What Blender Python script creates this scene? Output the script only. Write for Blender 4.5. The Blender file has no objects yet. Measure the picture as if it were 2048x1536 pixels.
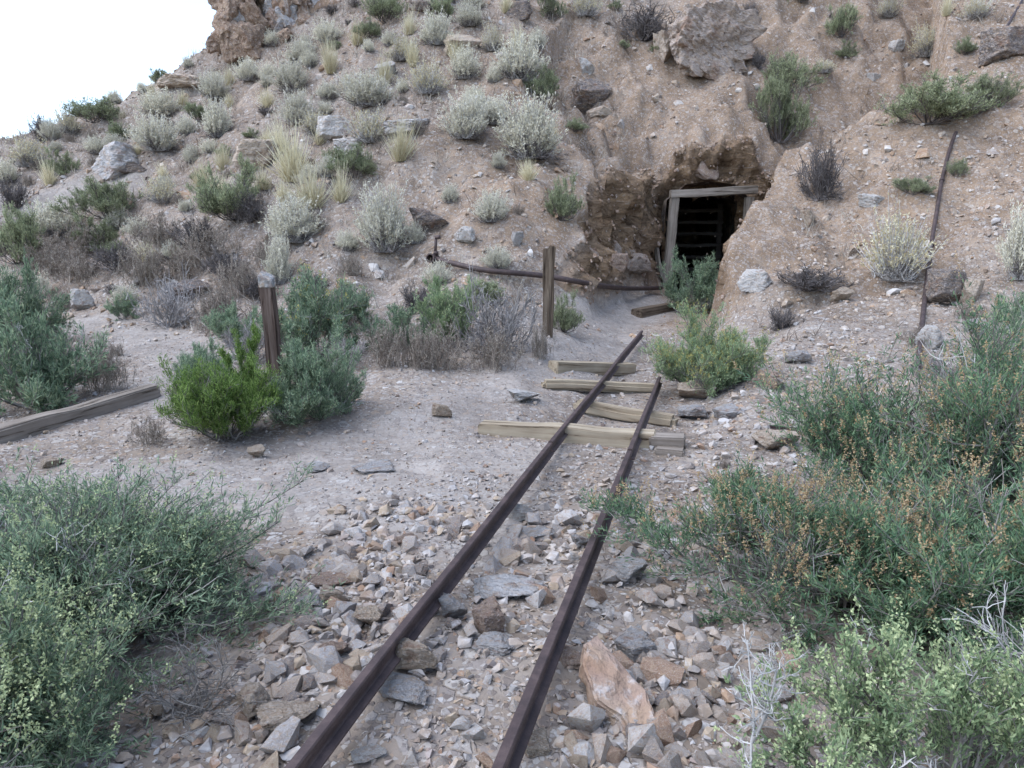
import bpy, bmesh, math, random
import numpy as np
from mathutils import Vector, Matrix, Quaternion

# ---------------------------------------------------------------- camera, world, sun, exposure
scn = bpy.context.scene
col = scn.collection
CAM_H, PITCH, FOC = 1.6, math.radians(11.3), 1480.0          # FOC in pixels of the 2048 x 1536 photograph
cam_d = bpy.data.cameras.new('camera'); cam_d.sensor_width = 36.0; cam_d.lens = 36.0 * FOC / 2048.0
cam_d.clip_start = 0.05; cam_d.clip_end = 2000.0
cam = bpy.data.objects.new('camera', cam_d); col.objects.link(cam)
cam.location = (0, 0, CAM_H); cam.rotation_euler = (math.radians(90) - PITCH, 0, 0)
scn.camera = cam

SUN_EL, SUN_AZ = math.radians(56), math.radians(-105)        # soft light from the bright open sky on the left; no hard sunlight reaches this side of the hill
world = bpy.data.worlds.new('World'); scn.world = world; world.use_nodes = True
wn = world.node_tree; wn.nodes.clear()
sky = wn.nodes.new('ShaderNodeTexSky'); sky.sky_type = 'NISHITA'; sky.sun_disc = False
sky.sun_elevation = SUN_EL; sky.sun_rotation = SUN_AZ
sky.altitude = 1500; sky.air_density = 1.0; sky.dust_density = 2.2; sky.ozone_density = 1.0
hsv = wn.nodes.new('ShaderNodeHueSaturation'); hsv.inputs['Saturation'].default_value = 0.86
bg = wn.nodes.new('ShaderNodeBackground'); bg.inputs['Strength'].default_value = 0.13
wo = wn.nodes.new('ShaderNodeOutputWorld')
wn.links.new(sky.outputs[0], hsv.inputs['Color']); wn.links.new(hsv.outputs[0], bg.inputs[0]); wn.links.new(bg.outputs[0], wo.inputs[0])

sun_d = bpy.data.lights.new('sun', 'SUN'); sun_d.energy = 1.15; sun_d.angle = math.radians(75); sun_d.color = (0.83, 0.905, 1.0)
sun = bpy.data.objects.new('sun', sun_d); col.objects.link(sun)
sdir = Vector((math.sin(SUN_AZ) * math.cos(SUN_EL), math.cos(SUN_AZ) * math.cos(SUN_EL), math.sin(SUN_EL)))
sun.rotation_euler = sdir.to_track_quat('Z', 'Y').to_euler(); sun.location = sdir * 120

vs = scn.view_settings; vs.view_transform = 'Standard'; vs.look = 'None'; vs.exposure = 1.76; vs.gamma = 1.0
scn.cycles.use_denoising = True; scn.cycles.use_adaptive_sampling = True; scn.cycles.adaptive_threshold = 0.02
scn.cycles.max_bounces = 4; scn.cycles.diffuse_bounces = 1; scn.cycles.glossy_bounces = 2; scn.cycles.transparent_max_bounces = 4
scn.cycles.transmission_bounces = 2

# ---------------------------------------------------------------- noise
def _h(ix, iy, iz, seed):
    n = (ix.astype(np.int64) * 374761393 + iy.astype(np.int64) * 668265263 + iz.astype(np.int64) * 2147483647 + seed * 1274126177) & 0xFFFFFFFF
    n = ((n ^ (n >> 13)) * 1274126177) & 0xFFFFFFFF
    n = ((n ^ (n >> 16)) * 2246822519) & 0xFFFFFFFF
    return ((n ^ (n >> 15)) & 0xFFFFFF) / float(0xFFFFFF) * 2 - 1
def vnoise(x, y, z, seed=0):
    x, y, z = np.broadcast_arrays(np.asarray(x, float), np.asarray(y, float), np.asarray(z, float))
    ix, iy, iz = np.floor(x), np.floor(y), np.floor(z)
    fx, fy, fz = x - ix, y - iy, z - iz
    u, v, w = (f * f * f * (f * (f * 6 - 15) + 10) for f in (fx, fy, fz))
    ix, iy, iz = ix.astype(np.int64), iy.astype(np.int64), iz.astype(np.int64)
    def L(a, b, t): return a + (b - a) * t
    return L(L(L(_h(ix, iy, iz, seed), _h(ix + 1, iy, iz, seed), u), L(_h(ix, iy + 1, iz, seed), _h(ix + 1, iy + 1, iz, seed), u), v),
             L(L(_h(ix, iy, iz + 1, seed), _h(ix + 1, iy, iz + 1, seed), u), L(_h(ix, iy + 1, iz + 1, seed), _h(ix + 1, iy + 1, iz + 1, seed), u), v), w)
def fbm(x, y, z=0.0, oct=4, seed=0, gain=0.5):
    s, a, f = 0.0, 1.0, 1.0
    for o in range(oct):
        s = s + a * vnoise(np.asarray(x) * f, np.asarray(y) * f, np.asarray(z) * f, seed + o * 17); a *= gain; f *= 2.03
    return s
def sstep(a, b, x):
    t = np.clip((x - a) / (b - a), 0, 1); return t * t * (3 - 2 * t)
def splus(u, a): return 0.5 * (u + np.sqrt(u * u + a * a))

# ---------------------------------------------------------------- the lie of the land
DOOR_X, DOOR_Y = 4.0, 15.45
def floor_z(Y): return 0.42 * np.clip((Y - 5.0) / 10.4, 0, 1) ** 1.3
def axis_x(Y): return np.where(Y < 12.3, 2.6 + 0.286 * (Y - 12.3), 2.6 + 0.455 * (Y - 12.3))
def raw_hill(X, Y):
    toeL = np.interp(X, [-60, -30, -14, -9, -6, -3, 0, 2.4, 4], [30, 22, 15.2, 13.4, 11.9, 10.6, 9.9, 10.1, 11.2])
    toeR = np.interp(X, [2, 4, 7, 10, 15, 40], [11.3, 11.2, 10.4, 9.4, 8.2, 7.0])
    w = sstep(2.0, 3.6, X)
    toe = toeL * (1 - w) + toeR * w
    slope = np.interp(X, [-14, -6, 0, 3, 6, 12], [0.70, 0.72, 0.74, 0.72, 0.70, 0.66])
    u = Y - toe
    z = slope * splus(u, 1.6)
    z = z + np.interp(X, [-8, -2, 1], [0.0, 0.05, 0.0]) * splus(Y - 8, 1)
    z = z + w * 0.085 * np.minimum(splus(Y - 6.6, 1.5), 6.0)
    z = z + 0.10 * sstep(3.0, 7.0, X) * np.clip(X - 3.0, 0, 6) * sstep(3, 9, Y)
    # scooped hollow above the portal
    z = z - 0.55 * np.exp(-(((X - 4.0) / 1.5) ** 2 + ((Y - 17.0) / 1.7) ** 2))
    # top of the hill, out of the picture
    z = np.where(z > 26, 26 + (z - 26) * 0.25, z)
    # the spur ends on the left: beyond its crest line the ground falls away
    crest = np.interp(X, [-60, -30, -16, -13.3, -11.3, -9.6, -7.6, -5.5, -3], [12, 19, 22.2, 22.1, 22.6, 23.1, 25.0, 34, 80])
    z = z - 2.2 * splus(Y - crest, 0.5)
    return np.maximum(z, -6.0)
def lip_z(X, Y): return 2.15 + 0.95 * np.exp(-((X - 4.2) / 0.95) ** 2) + 0.45 * vnoise(X * 1.7, Y * 1.7, 8.1, 15) + 0.25 * vnoise(X * 4.3, Y * 4.3, 2.1, 16)
def cut_z(X, Y):
    ax = axis_x(Y)
    n1 = 0.30 * vnoise(X * 1.1, Y * 1.1, 3.3, 5) + 0.14 * vnoise(X * 2.7, Y * 2.7, 1.3, 6)
    dl = (ax - 1.02 + 0.12 * sstep(13, 15, Y)) - X + 0.8 * n1
    dr = X - (ax + 0.98 - 0.20 * (1 - sstep(13.6, 15.2, Y))) + 0.5 * n1
    kl = 0.35 + 2.35 * sstep(10.6, 12.4, Y) + 1.8 * sstep(13, 14.5, Y); kr = 0.30 + 3.9 * sstep(10.4, 12.2, Y)
    wall = np.maximum.reduce([kl * np.maximum(dl, 0) + 0.32 * np.clip(dl + 0.55, 0, 0.6), kr * np.maximum(dr, 0), 7.0 * (Y - DOOR_Y - 0.13 + 0.25 * n1), np.zeros_like(X)])
    cap = lip_z(X, Y)
    wall = np.where(wall > cap, cap + (wall - cap) * 0.16, wall)
    return floor_z(Y) + wall
def height(X, Y, detail=True):
    X = np.asarray(X, float); Y = np.asarray(Y, float)
    h = raw_hill(X, Y)
    hill_m = sstep(0.25, 1.2, h)
    if detail:
        h = h + hill_m * (0.20 * fbm(X * 0.55, Y * 0.55, 0.0, 3, 11) + 0.10 * fbm(X * 2.1, Y * 2.1, 0.0, 3, 31))
    h = np.maximum(h, -6)
    f = floor_z(Y)
    flat = f * np.exp(-((X - axis_x(Y)) / 6.0) ** 2)
    base = np.where(Y > 30, h, np.maximum(h, 0) + flat * (1 - hill_m))
    base = np.where(h < -0.01, h, base)
    c = cut_z(X, Y)
    inside = (Y > 5.5) & (Y < 22) & (np.abs(X - axis_x(Y)) < 4.5)
    z = np.where(inside, np.minimum(base, c), base)
    if detail:
        rough = sstep(-4.0, -1.0, X) * 0 + 1.0
        z = z + (1 - hill_m) * rough * (0.045 * fbm(X * 0.8, Y * 0.8, 2.0, 3, 51) + 0.014 * fbm(X * 5.0, Y * 5.0, 2.0, 2, 61))
    return z

# ---------------------------------------------------------------- photograph pixel -> direction -> where it meets the ground
CP, SP = math.cos(PITCH), math.sin(PITCH)
def pdir(px, py):
    dx, dy = (px - 1024) / FOC, (768 - py) / FOC
    return np.array([dx, CP + SP * dy, -SP + CP * dy])
_T = np.concatenate([np.arange(1.2, 12, 0.02), np.arange(12, 45, 0.04)])
def hit(px, py, dz=0.0):
    d = pdir(px, py); P = d[None] * _T[:, None]
    below = (CAM_H + P[:, 2]) < height(P[:, 0], P[:, 1]) + dz
    if not below.any():
        i = int(np.argmin((CAM_H + P[:, 2]) - height(P[:, 0], P[:, 1]) + (_T > 26) * 100))
    else: i = int(np.argmax(below))
    x, y = P[i, 0], P[i, 1]
    return np.array([x, y, float(height(x, y)) + dz]), _T[i]
def gz(x, y): return float(height(np.array([x]), np.array([y]))[0])

# ---------------------------------------------------------------- mesh and object helpers
def mesh_np(name, V, F, mat=None, smooth=False, tint=None, extra=None):
    V = np.asarray(V, np.float32); F = np.asarray(F, np.int32); k = F.shape[1]
    me = bpy.data.meshes.new(name)
    me.vertices.add(len(V)); me.vertices.foreach_set('co', V.ravel())
    me.loops.add(F.size); me.loops.foreach_set('vertex_index', F.ravel())
    me.polygons.add(len(F)); me.polygons.foreach_set('loop_start', np.arange(len(F), dtype=np.int32) * k)
    me.polygons.foreach_set('use_smooth', np.full(len(F), smooth))
    for nm, arr in [('tint', tint)] + list((extra or {}).items()):
        if arr is not None:
            a = me.attributes.new(nm, 'FLOAT', 'POINT'); a.data.foreach_set('value', np.asarray(arr, np.float32))
    me.update(calc_edges=True)
    if mat: me.materials.append(mat)
    return me
def link(name, me, parent=None):
    o = bpy.data.objects.new(name, me); col.objects.link(o)
    if parent is not None: o.parent = parent
    return o
def tag(o, label=None, cat=None, group=None, kind=None):
    if label: o['label'] = label
    if cat: o['category'] = cat
    if group: o['group'] = group
    if kind: o['kind'] = kind
    return o
def bm_mesh(name, bm, mat, smooth=False):
    me = bpy.data.meshes.new(name); bm.to_mesh(me); bm.free(); me.materials.append(mat)
    for p in me.polygons: p.use_smooth = smooth
    return me

# ---------------------------------------------------------------- materials
class NT:
    def __init__(s, name):
        s.m = bpy.data.materials.new(name); s.m.use_nodes = True; s.t = s.m.node_tree; s.t.nodes.clear()
        s.out = s.n('ShaderNodeOutputMaterial')
    def n(s, typ, **kw):
        nd = s.t.nodes.new(typ)
        for k, v in kw.items():
            if k[0] == '_': setattr(nd, k[1:], v)
            else: nd.inputs[k.replace('__', ' ')].default_value = v
        return nd
    def l(s, a, b): s.t.links.new(a, b)
    def noise(s, vec, scale, detail=5, rough=0.6, dist=0.0):
        nd = s.n('ShaderNodeTexNoise', Scale=scale, Detail=detail, Roughness=rough, Distortion=dist); s.l(vec, nd.inputs['Vector']); return nd.outputs['Fac']
    def ramp(s, fac, stops, interp='LINEAR'):
        nd = s.n('ShaderNodeValToRGB'); r = nd.color_ramp; r.interpolation = interp
        while len(r.elements) < len(stops): r.elements.new(0.5)
        for e, (p, c) in zip(r.elements, stops): e.position = p; e.color = (c[0], c[1], c[2], 1) if len(c) == 3 else c
        s.l(fac, nd.inputs[0]); return nd.outputs[0]
    def mix(s, f, a, b, mode='MIX'):
        nd = s.n('ShaderNodeMix', _data_type='RGBA', _blend_type=mode)
        for v, i in ((f, 0), (a, 6), (b, 7)):
            if isinstance(v, (int, float)): nd.inputs[i].default_value = v
            elif isinstance(v, tuple): nd.inputs[i].default_value = (*v, 1)
            else: s.l(v, nd.inputs[i])
        return nd.outputs[2]
    def math(s, op, a, b=0.0):
        nd = s.n('ShaderNodeMath', _operation=op)
        for i, v in enumerate((a, b)):
            if isinstance(v, (int, float)): nd.inputs[i].default_value = v
            else: s.l(v, nd.inputs[i])
        return nd.outputs[0]
    def attr(s, name): return s.n('ShaderNodeAttribute', _attribute_name=name).outputs['Fac']
    def bump(s, h, strength, dist, prev=None):
        nd = s.n('ShaderNodeBump', Strength=strength, Distance=dist); s.l(h, nd.inputs['Height'])
        if prev is not None: s.l(prev, nd.inputs['Normal'])
        return nd.outputs[0]
    def principled(s, color, rough=0.9, normal=None, spec=0.25, metal=0.0):
        b = s.n('ShaderNodeBsdfPrincipled', Roughness=rough, Metallic=metal); b.inputs['Specular IOR Level'].default_value = spec
        if isinstance(color, tuple): b.inputs['Base Color'].default_value = (*color, 1)
        else: s.l(color, b.inputs['Base Color'])
        if normal is not None: s.l(normal, b.inputs['Normal'])
        s.l(b.outputs[0], s.out.inputs[0]); return b

def mat_ground():
    m = NT('ground'); co = m.n('ShaderNodeTexCoord').outputs['Object']
    path, soil, rock = m.attr('path'), m.attr('soil'), m.attr('rock')
    big, mid, fine = 0, m.noise(co, 2.6, 4), m.noise(co, 22, 4, 0.65)
    grey = m.ramp(mid, [(0.25, (0.155, 0.120, 0.090)), (0.5, (0.25, 0.20, 0.16)), (0.75, (0.33, 0.28, 0.235))])
    tan = m.ramp(mid, [(0.25, (0.165, 0.112, 0.074)), (0.55, (0.265, 0.188, 0.130)), (0.8, (0.34, 0.27, 0.21))])
    pth = m.ramp(mid, [(0.25, (0.245, 0.208, 0.178)), (0.6, (0.32, 0.277, 0.242))])
    c = m.mix(soil, grey, tan); c = m.mix(path, c, pth)
    c = m.mix(0.55, c, m.ramp(m.noise(co, 0.9, 4, 0.6, 0.5), [(0.3, (0.30, 0.285, 0.275)), (0.5, (0.5, 0.5, 0.5)), (0.7, (0.62, 0.62, 0.62))]), 'OVERLAY')
    # small angular fragments of broken rock: single cells in pale, rusty and dark tones
    nrm = None
    for sc, amt, lo in ((17, 0.55, 0.36), (52, 0.60, 0.30)):
        wob = m.n('ShaderNodeTexNoise', Scale=sc * 0.8, Detail=2)
        m.l(co, wob.inputs['Vector'])
        ad = m.n('ShaderNodeVectorMath', _operation='MULTIPLY_ADD'); m.l(wob.outputs['Color'], ad.inputs[0]); ad.inputs[1].default_value = (0.5 / sc,) * 3; m.l(co, ad.inputs[2])
        vo = m.n('ShaderNodeTexVoronoi', Scale=sc, Randomness=1.0); m.l(ad.outputs[0], vo.inputs['Vector'])
        sp = m.n('ShaderNodeSeparateColor'); m.l(vo.outputs['Color'], sp.inputs[0])
        piece = m.ramp(sp.outputs[0], [(0.0, (0.13, 0.105, 0.095)), (0.25, (0.24, 0.205, 0.185)), (0.5, (0.36, 0.325, 0.30)), (0.68, (0.33, 0.235, 0.165)), (0.82, (0.44, 0.40, 0.36)), (0.97, (0.56, 0.53, 0.50))], 'CONSTANT')
        dens = m.math('ADD', m.math('MULTIPLY', m.noise(co, 3.1, 3), 0.6), lo - 0.22)
        on = m.math('GREATER_THAN', m.math('ADD', sp.outputs[1], dens), 0.93)
        ve = m.n('ShaderNodeTexVoronoi', _feature='DISTANCE_TO_EDGE', Scale=sc, Randomness=1.0); m.l(ad.outputs[0], ve.inputs['Vector'])
        inner = m.ramp(ve.outputs['Distance'], [(0.03, (0, 0, 0)), (0.09, (1, 1, 1))])
        f = m.math('MULTIPLY', m.math('MULTIPLY', m.math('MULTIPLY', on, inner), amt), m.math('SUBTRACT', 1.0, m.math('MAXIMUM', m.math('MULTIPLY', path, 0.45), m.math('MULTIPLY', soil, 0.25))))
        c = m.mix(f, c, piece)
        hgt = m.math('MULTIPLY', m.math('MULTIPLY', inner, m.math('ADD', sp.outputs[2], 0.3)), on)
        nrm = m.bump(hgt, 0.6, 0.22 / sc, nrm)
    c = m.mix(0.35, c, m.ramp(fine, [(0.25, (0.35, 0.33, 0.32)), (0.5, (0.5, 0.5, 0.5)), (0.75, (0.64, 0.64, 0.65))]), 'OVERLAY')
    # bare rock in the walls of the cut
    sep = m.n('ShaderNodeMapping'); sep.inputs['Rotation'].default_value = (0.2, 0.75, 0.15); sep.inputs['Scale'].default_value = (0.9, 0.9, 2.6); m.l(co, sep.inputs['Vector'])
    st = m.noise(sep.outputs[0], 2.4, 6, 0.72, 1.2)
    rk = m.ramp(st, [(0.30, (0.075, 0.046, 0.030)), (0.43, (0.18, 0.115, 0.070)), (0.52, (0.26, 0.18, 0.12)), (0.60, (0.32, 0.205, 0.118)), (0.72, (0.44, 0.37, 0.31))])
    c = m.mix(rock, c, rk)
    nrm = m.bump(fine, 0.5, 0.02, nrm); nrm = m.bump(m.math('MULTIPLY', st, rock), 0.9, 0.15, nrm)
    m.principled(c, 1.0, nrm, 0.0); return m.m

STONE = [(0.0, (0.40, 0.35, 0.31)), (0.14, (0.49, 0.43, 0.38)), (0.26, (0.33, 0.28, 0.245)), (0.36, (0.44, 0.36, 0.295)), (0.48, (0.53, 0.475, 0.425)),
         (0.58, (0.37, 0.245, 0.17)), (0.66, (0.43, 0.395, 0.37)), (0.76, (0.44, 0.345, 0.25)), (0.86, (0.54, 0.505, 0.475)), (0.94, (0.22, 0.19, 0.175))]
HILLSTONE = [(0.0, (0.33, 0.26, 0.20)), (0.2, (0.42, 0.35, 0.29)), (0.38, (0.21, 0.155, 0.12)), (0.55, (0.33, 0.22, 0.145)), (0.70, (0.38, 0.34, 0.31)), (0.84, (0.52, 0.475, 0.435)), (0.92, (0.15, 0.125, 0.11))]
STONE = [(p_, tuple(v_ * k_ for v_, k_ in zip(c_, (0.80, 0.79, 0.79)))) for p_, c_ in STONE]
def mat_stone(name, stops, scale=1.0, strata=0.0, dark=0.5):
    m = NT(name); co = m.n('ShaderNodeTexCoord').outputs['Object']
    oi = m.n('ShaderNodeObjectInfo')
    f = m.math('FRACT', m.math('ADD', oi.outputs['Random'], m.attr('tint')))
    base = m.ramp(f, stops, 'CONSTANT' if len(stops) > 6 else 'LINEAR')
    off = m.n('ShaderNodeVectorMath', _operation='MULTIPLY_ADD'); m.l(oi.outputs['Random'], off.inputs[0]); off.inputs[1].default_value = (37, 19, 53); m.l(co, off.inputs[2])
    mp = m.n('ShaderNodeMapping'); mp.inputs['Rotation'].default_value = (0.35, 0.2, 0.3); mp.inputs['Scale'].default_value = (1, 1, 1 + strata); m.l(off.outputs[0], mp.inputs['Vector'])
    v = mp.outputs[0]
    n1, n2, n3 = m.noise(v, 1.7 * scale, 4, 0.65, 0.4), m.noise(v, 5.5 * scale, 4, 0.7), m.noise(off.outputs[0], 0.9 * scale, 2)
    c = m.mix(m.ramp(n1, [(0.46, (0, 0, 0)), (0.68, (0.7, 0.7, 0.7))]), base, (0.40, 0.285, 0.19))
    c = m.mix(m.ramp(n2, [(0.52, (0, 0, 0)), (0.72, (0.75, 0.75, 0.75))]), c, (0.56, 0.53, 0.51))
    c = m.mix(m.ramp(n2, [(0.28, (dark, dark, dark)), (0.46, (0, 0, 0))]), c, (0.09, 0.075, 0.068))
    c = m.mix(m.ramp(n3, [(0.55, (0, 0, 0)), (0.7, (0.55, 0.55, 0.55))]), c, (0.22, 0.12, 0.075))
    bk = 0.35 if scale == 4.0 else 0.8
    nrm = m.bump(n1, 0.8, 0.11 * bk / scale); nrm = m.bump(n2, 0.8, 0.06 * bk / scale, nrm)
    m.principled(c, 1.0, nrm, 0.03); return m.m

def mat_leaf(name, stops, transl=0.25, rough=0.75):
    m = NT(name); oi = m.n('ShaderNodeObjectInfo')
    c = m.ramp(m.attr('tint'), stops)
    hs = m.n('ShaderNodeHueSaturation'); m.l(c, hs.inputs['Color'])
    m.l(m.math('MULTIPLY_ADD', oi.outputs['Random'], 0.25), hs.inputs['Value'])
    hs.inputs['Value'].default_value = 1
    mm = m.math('ADD', m.math('MULTIPLY', oi.outputs['Random'], 0.3), 0.85); m.l(mm, hs.inputs['Value'])
    b = m.principled(hs.outputs[0], rough, None, 0.0)
    tr = m.n('ShaderNodeBsdfTranslucent'); m.l(hs.outputs[0], tr.inputs['Color'])
    mx = m.n('ShaderNodeMixShader'); mx.inputs[0].default_value = transl
    m.l(b.outputs[0], mx.inputs[1]); m.l(tr.outputs[0], mx.inputs[2]); m.l(mx.outputs[0], m.out.inputs[0])
    return m.m
def mat_wood(name, stops, grain=1.0):
    m = NT(name); co = m.n('ShaderNodeTexCoord').outputs['Object']; oi = m.n('ShaderNodeObjectInfo')
    off = m.n('ShaderNodeVectorMath', _operation='MULTIPLY_ADD'); m.l(oi.outputs['Random'], off.inputs[0]); off.inputs[1].default_value = (13, 29, 41); m.l(co, off.inputs[2])
    mp = m.n('ShaderNodeMapping'); mp.inputs['Scale'].default_value = (1.1, 26 * grain, 26 * grain); m.l(off.outputs[0], mp.inputs['Vector'])
    g = m.noise(mp.outputs[0], 1.0, 7, 0.65, 0.3)
    blot = m.noise(off.outputs[0], 3.0, 4)
    c = m.ramp(g, stops)
    c = m.mix(0.4, c, m.ramp(blot, [(0.3, (0.3, 0.29, 0.28)), (0.7, (0.68, 0.68, 0.68))]), 'OVERLAY')
    crack = m.ramp(g, [(0.30, (0, 0, 0)), (0.42, (1, 1, 1))])
    nrm = m.bump(crack, 0.9, 0.012); nrm = m.bump(g, 0.6, 0.006, nrm)
    m.principled(c, 0.95, nrm, 0.04); return m.m
def mat_rust(name, dark=1.0):
    m = NT(name); co = m.n('ShaderNodeTexCoord').outputs['Object']
    n1, n2 = m.noise(co, 9, 7, 0.7), m.noise(co, 60, 5, 0.7)
    c = m.ramp(n1, [(0.25, (0.022 * dark, 0.016 * dark, 0.015 * dark)), (0.5, (0.050 * dark, 0.033 * dark, 0.030 * dark)), (0.75, (0.095 * dark, 0.064 * dark, 0.055 * dark))])
    c = m.mix(m.ramp(n2, [(0.55, (0, 0, 0)), (0.75, (0.5, 0.5, 0.5))]), c, (0.12, 0.085, 0.075))
    nrm = m.bump(n2, 0.5, 0.003); nrm = m.bump(n1, 0.3, 0.008, nrm)
    m.principled(c, 0.6, nrm, 0.4, 0.25); return m.m

M = {}
M['ground'] = mat_ground()
M['stone'] = mat_stone('stone', STONE, 4.0, 0.8, 0.3)
M['hillstone'] = mat_stone('hillstone', HILLSTONE, 4.0, 0.8, 0.3)
M['rock'] = mat_stone('rock', STONE, 1.9, 1.4, 0.5)
M['white'] = mat_stone('pale_rock', [(0.0, (0.42, 0.39, 0.365)), (1.0, (0.52, 0.49, 0.46))], 2.4, 1.2, 0.6)
M['greyrock'] = mat_stone('grey_rock', [(0.0, (0.35, 0.33, 0.32)), (1.0, (0.45, 0.425, 0.41))], 1.7, 1.6, 0.4)
M['tanrock'] = mat_stone('tan_rock', [(0.0, (0.42, 0.33, 0.25)), (1.0, (0.48, 0.39, 0.31))], 1.7, 1.0, 0.4)
M['redrock'] = mat_stone('reddish_rock', [(0.0, (0.29, 0.205, 0.16)), (1.0, (0.33, 0.24, 0.19))], 2.2, 0.4, 0.4)
M['darkrock'] = mat_stone('dark_rock', [(0.0, (0.135, 0.11, 0.10)), (1.0, (0.18, 0.15, 0.135))], 2.0, 1.4, 0.6)
M['layer'] = mat_stone('layered_boulder', [(0.0, (0.30, 0.235, 0.195)), (1.0, (0.33, 0.265, 0.22))], 2.3, 3.0, 0.9)
M['crag'] = mat_stone('crag', [(0.0, (0.25, 0.17, 0.12)), (1.0, (0.26, 0.18, 0.13))], 3.2, 0.2, 0.95)
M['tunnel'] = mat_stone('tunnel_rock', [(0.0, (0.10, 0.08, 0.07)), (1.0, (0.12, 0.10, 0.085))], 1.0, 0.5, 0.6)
M['tie'] = mat_wood('weathered_tie', [(0.25, (0.09, 0.062, 0.04)), (0.42, (0.29, 0.225, 0.155)), (0.7, (0.43, 0.36, 0.265))])
M['greywood'] = mat_wood('grey_timber', [(0.25, (0.06, 0.047, 0.037)), (0.42, (0.19, 0.155, 0.125)), (0.7, (0.31, 0.265, 0.225))])
M['darkwood'] = mat_wood('dark_post', [(0.28, (0.025, 0.018, 0.015)), (0.45, (0.075, 0.052, 0.042)), (0.72, (0.17, 0.13, 0.11))])
M['postwood'] = mat_wood('brown_post', [(0.28, (0.03, 0.022, 0.018)), (0.45, (0.11, 0.08, 0.058)), (0.72, (0.22, 0.17, 0.125))])
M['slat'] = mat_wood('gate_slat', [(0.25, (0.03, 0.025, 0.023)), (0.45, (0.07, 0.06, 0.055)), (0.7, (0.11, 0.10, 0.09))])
M['paint'] = mat_stone('flaking_white_paint', [(0.0, (0.20, 0.195, 0.19)), (1.0, (0.22, 0.215, 0.21))], 7.0, 0.0, 0.95)
M['rail'] = mat_rust('rusty_rail', 1.5); M['pipe'] = mat_rust('rusty_pipe', 1.3)
M['bark'] = mat_leaf('grey_twig', [(0, (0.13, 0.11, 0.095)), (1, (0.30, 0.275, 0.25))], 0.0, 0.9)
M['paletwig'] = mat_leaf('bleached_twig', [(0, (0.33, 0.30, 0.275)), (1, (0.56, 0.53, 0.50))], 0.0, 0.9)
M['greytwig'] = mat_leaf('grey_dead_twig', [(0, (0.17, 0.15, 0.14)), (1, (0.40, 0.365, 0.345))], 0.0, 0.9)
M['darktwig'] = mat_leaf('dark_twig', [(0, (0.075, 0.064, 0.06)), (1, (0.20, 0.175, 0.165))], 0.0, 0.9)
M['drytwig'] = mat_leaf('dry_brown_weed', [(0, (0.15, 0.115, 0.09)), (0.6, (0.27, 0.22, 0.18)), (1, (0.46, 0.41, 0.34))], 0.1, 0.9)
M['salt'] = mat_leaf('saltbush_leaf', [(0, (0.10, 0.15, 0.095)), (0.5, (0.22, 0.295, 0.185)), (0.85, (0.34, 0.41, 0.265)), (1, (0.45, 0.50, 0.30))], 0.4)
M['greenleaf'] = mat_leaf('narrow_green_leaf', [(0, (0.075, 0.135, 0.078)), (0.5, (0.155, 0.245, 0.140)), (0.9, (0.26, 0.345, 0.19)), (1, (0.36, 0.41, 0.20))], 0.4)
M['sage'] = mat_leaf('pale_sage_leaf', [(0, (0.17, 0.235, 0.13)), (0.5, (0.30, 0.38, 0.20)), (1, (0.46, 0.52, 0.29))], 0.4)
M['paletip'] = mat_leaf('pale_yellow_green_tip', [(0, (0.27, 0.32, 0.16)), (1, (0.50, 0.53, 0.29))])
M['orange'] = mat_leaf('orange_flower_head', [(0, (0.34, 0.215, 0.11)), (0.6, (0.47, 0.335, 0.19)), (1, (0.55, 0.44, 0.28))], 0.3)
M['bright'] = mat_leaf('bright_green_leaf', [(0, (0.060, 0.100, 0.030)), (0.5, (0.145, 0.225, 0.060)), (1, (0.31, 0.39, 0.13))], 0.35)
M['yellowtip'] = mat_leaf('yellow_flower_head', [(0, (0.36, 0.30, 0.09)), (1, (0.50, 0.45, 0.18))])
M['cream'] = mat_leaf('cream_plume', [(0, (0.52, 0.46, 0.33)), (0.5, (0.72, 0.665, 0.51)), (1, (0.86, 0.82, 0.68))], 0.3)
M['straw'] = mat_leaf('straw_grass', [(0, (0.42, 0.33, 0.17)), (0.5, (0.61, 0.53, 0.34)), (1, (0.77, 0.72, 0.53))], 0.25)
M['brush'] = mat_leaf('green_brush_twig', [(0, (0.16, 0.18, 0.10)), (0.5, (0.30, 0.325, 0.185)), (1, (0.44, 0.455, 0.28))], 0.3)

# ---------------------------------------------------------------- ground sheet
def axis(segs):
    out = [segs[0][0]]
    for a, b, s in segs:
        n = max(1, int(round((b - a) / s))); out += list(a + (b - a) * (np.arange(1, n + 1)) / n)
    return np.array(out)
gx = axis([(-400, -80, 60), (-80, -28, 8), (-28, -15, .4), (-15, -8, .13), (-8, 6.5, .058), (6.5, 12, .09), (12, 22, .4), (22, 80, 8), (80, 400, 60)])
gy = axis([(-400, -60, 60), (-60, -4, 6), (-4, 1.2, .2), (1.2, 9, .056), (9, 15.2, .06), (15.2, 16.3, .025), (16.3, 25, .10), (25, 48, .5), (48, 90, 6), (90, 400, 60)])
GX, GY = np.meshgrid(gx, gy)
GZ = height(GX, GY)
P = np.stack([GX, GY, GZ], -1)
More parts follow.
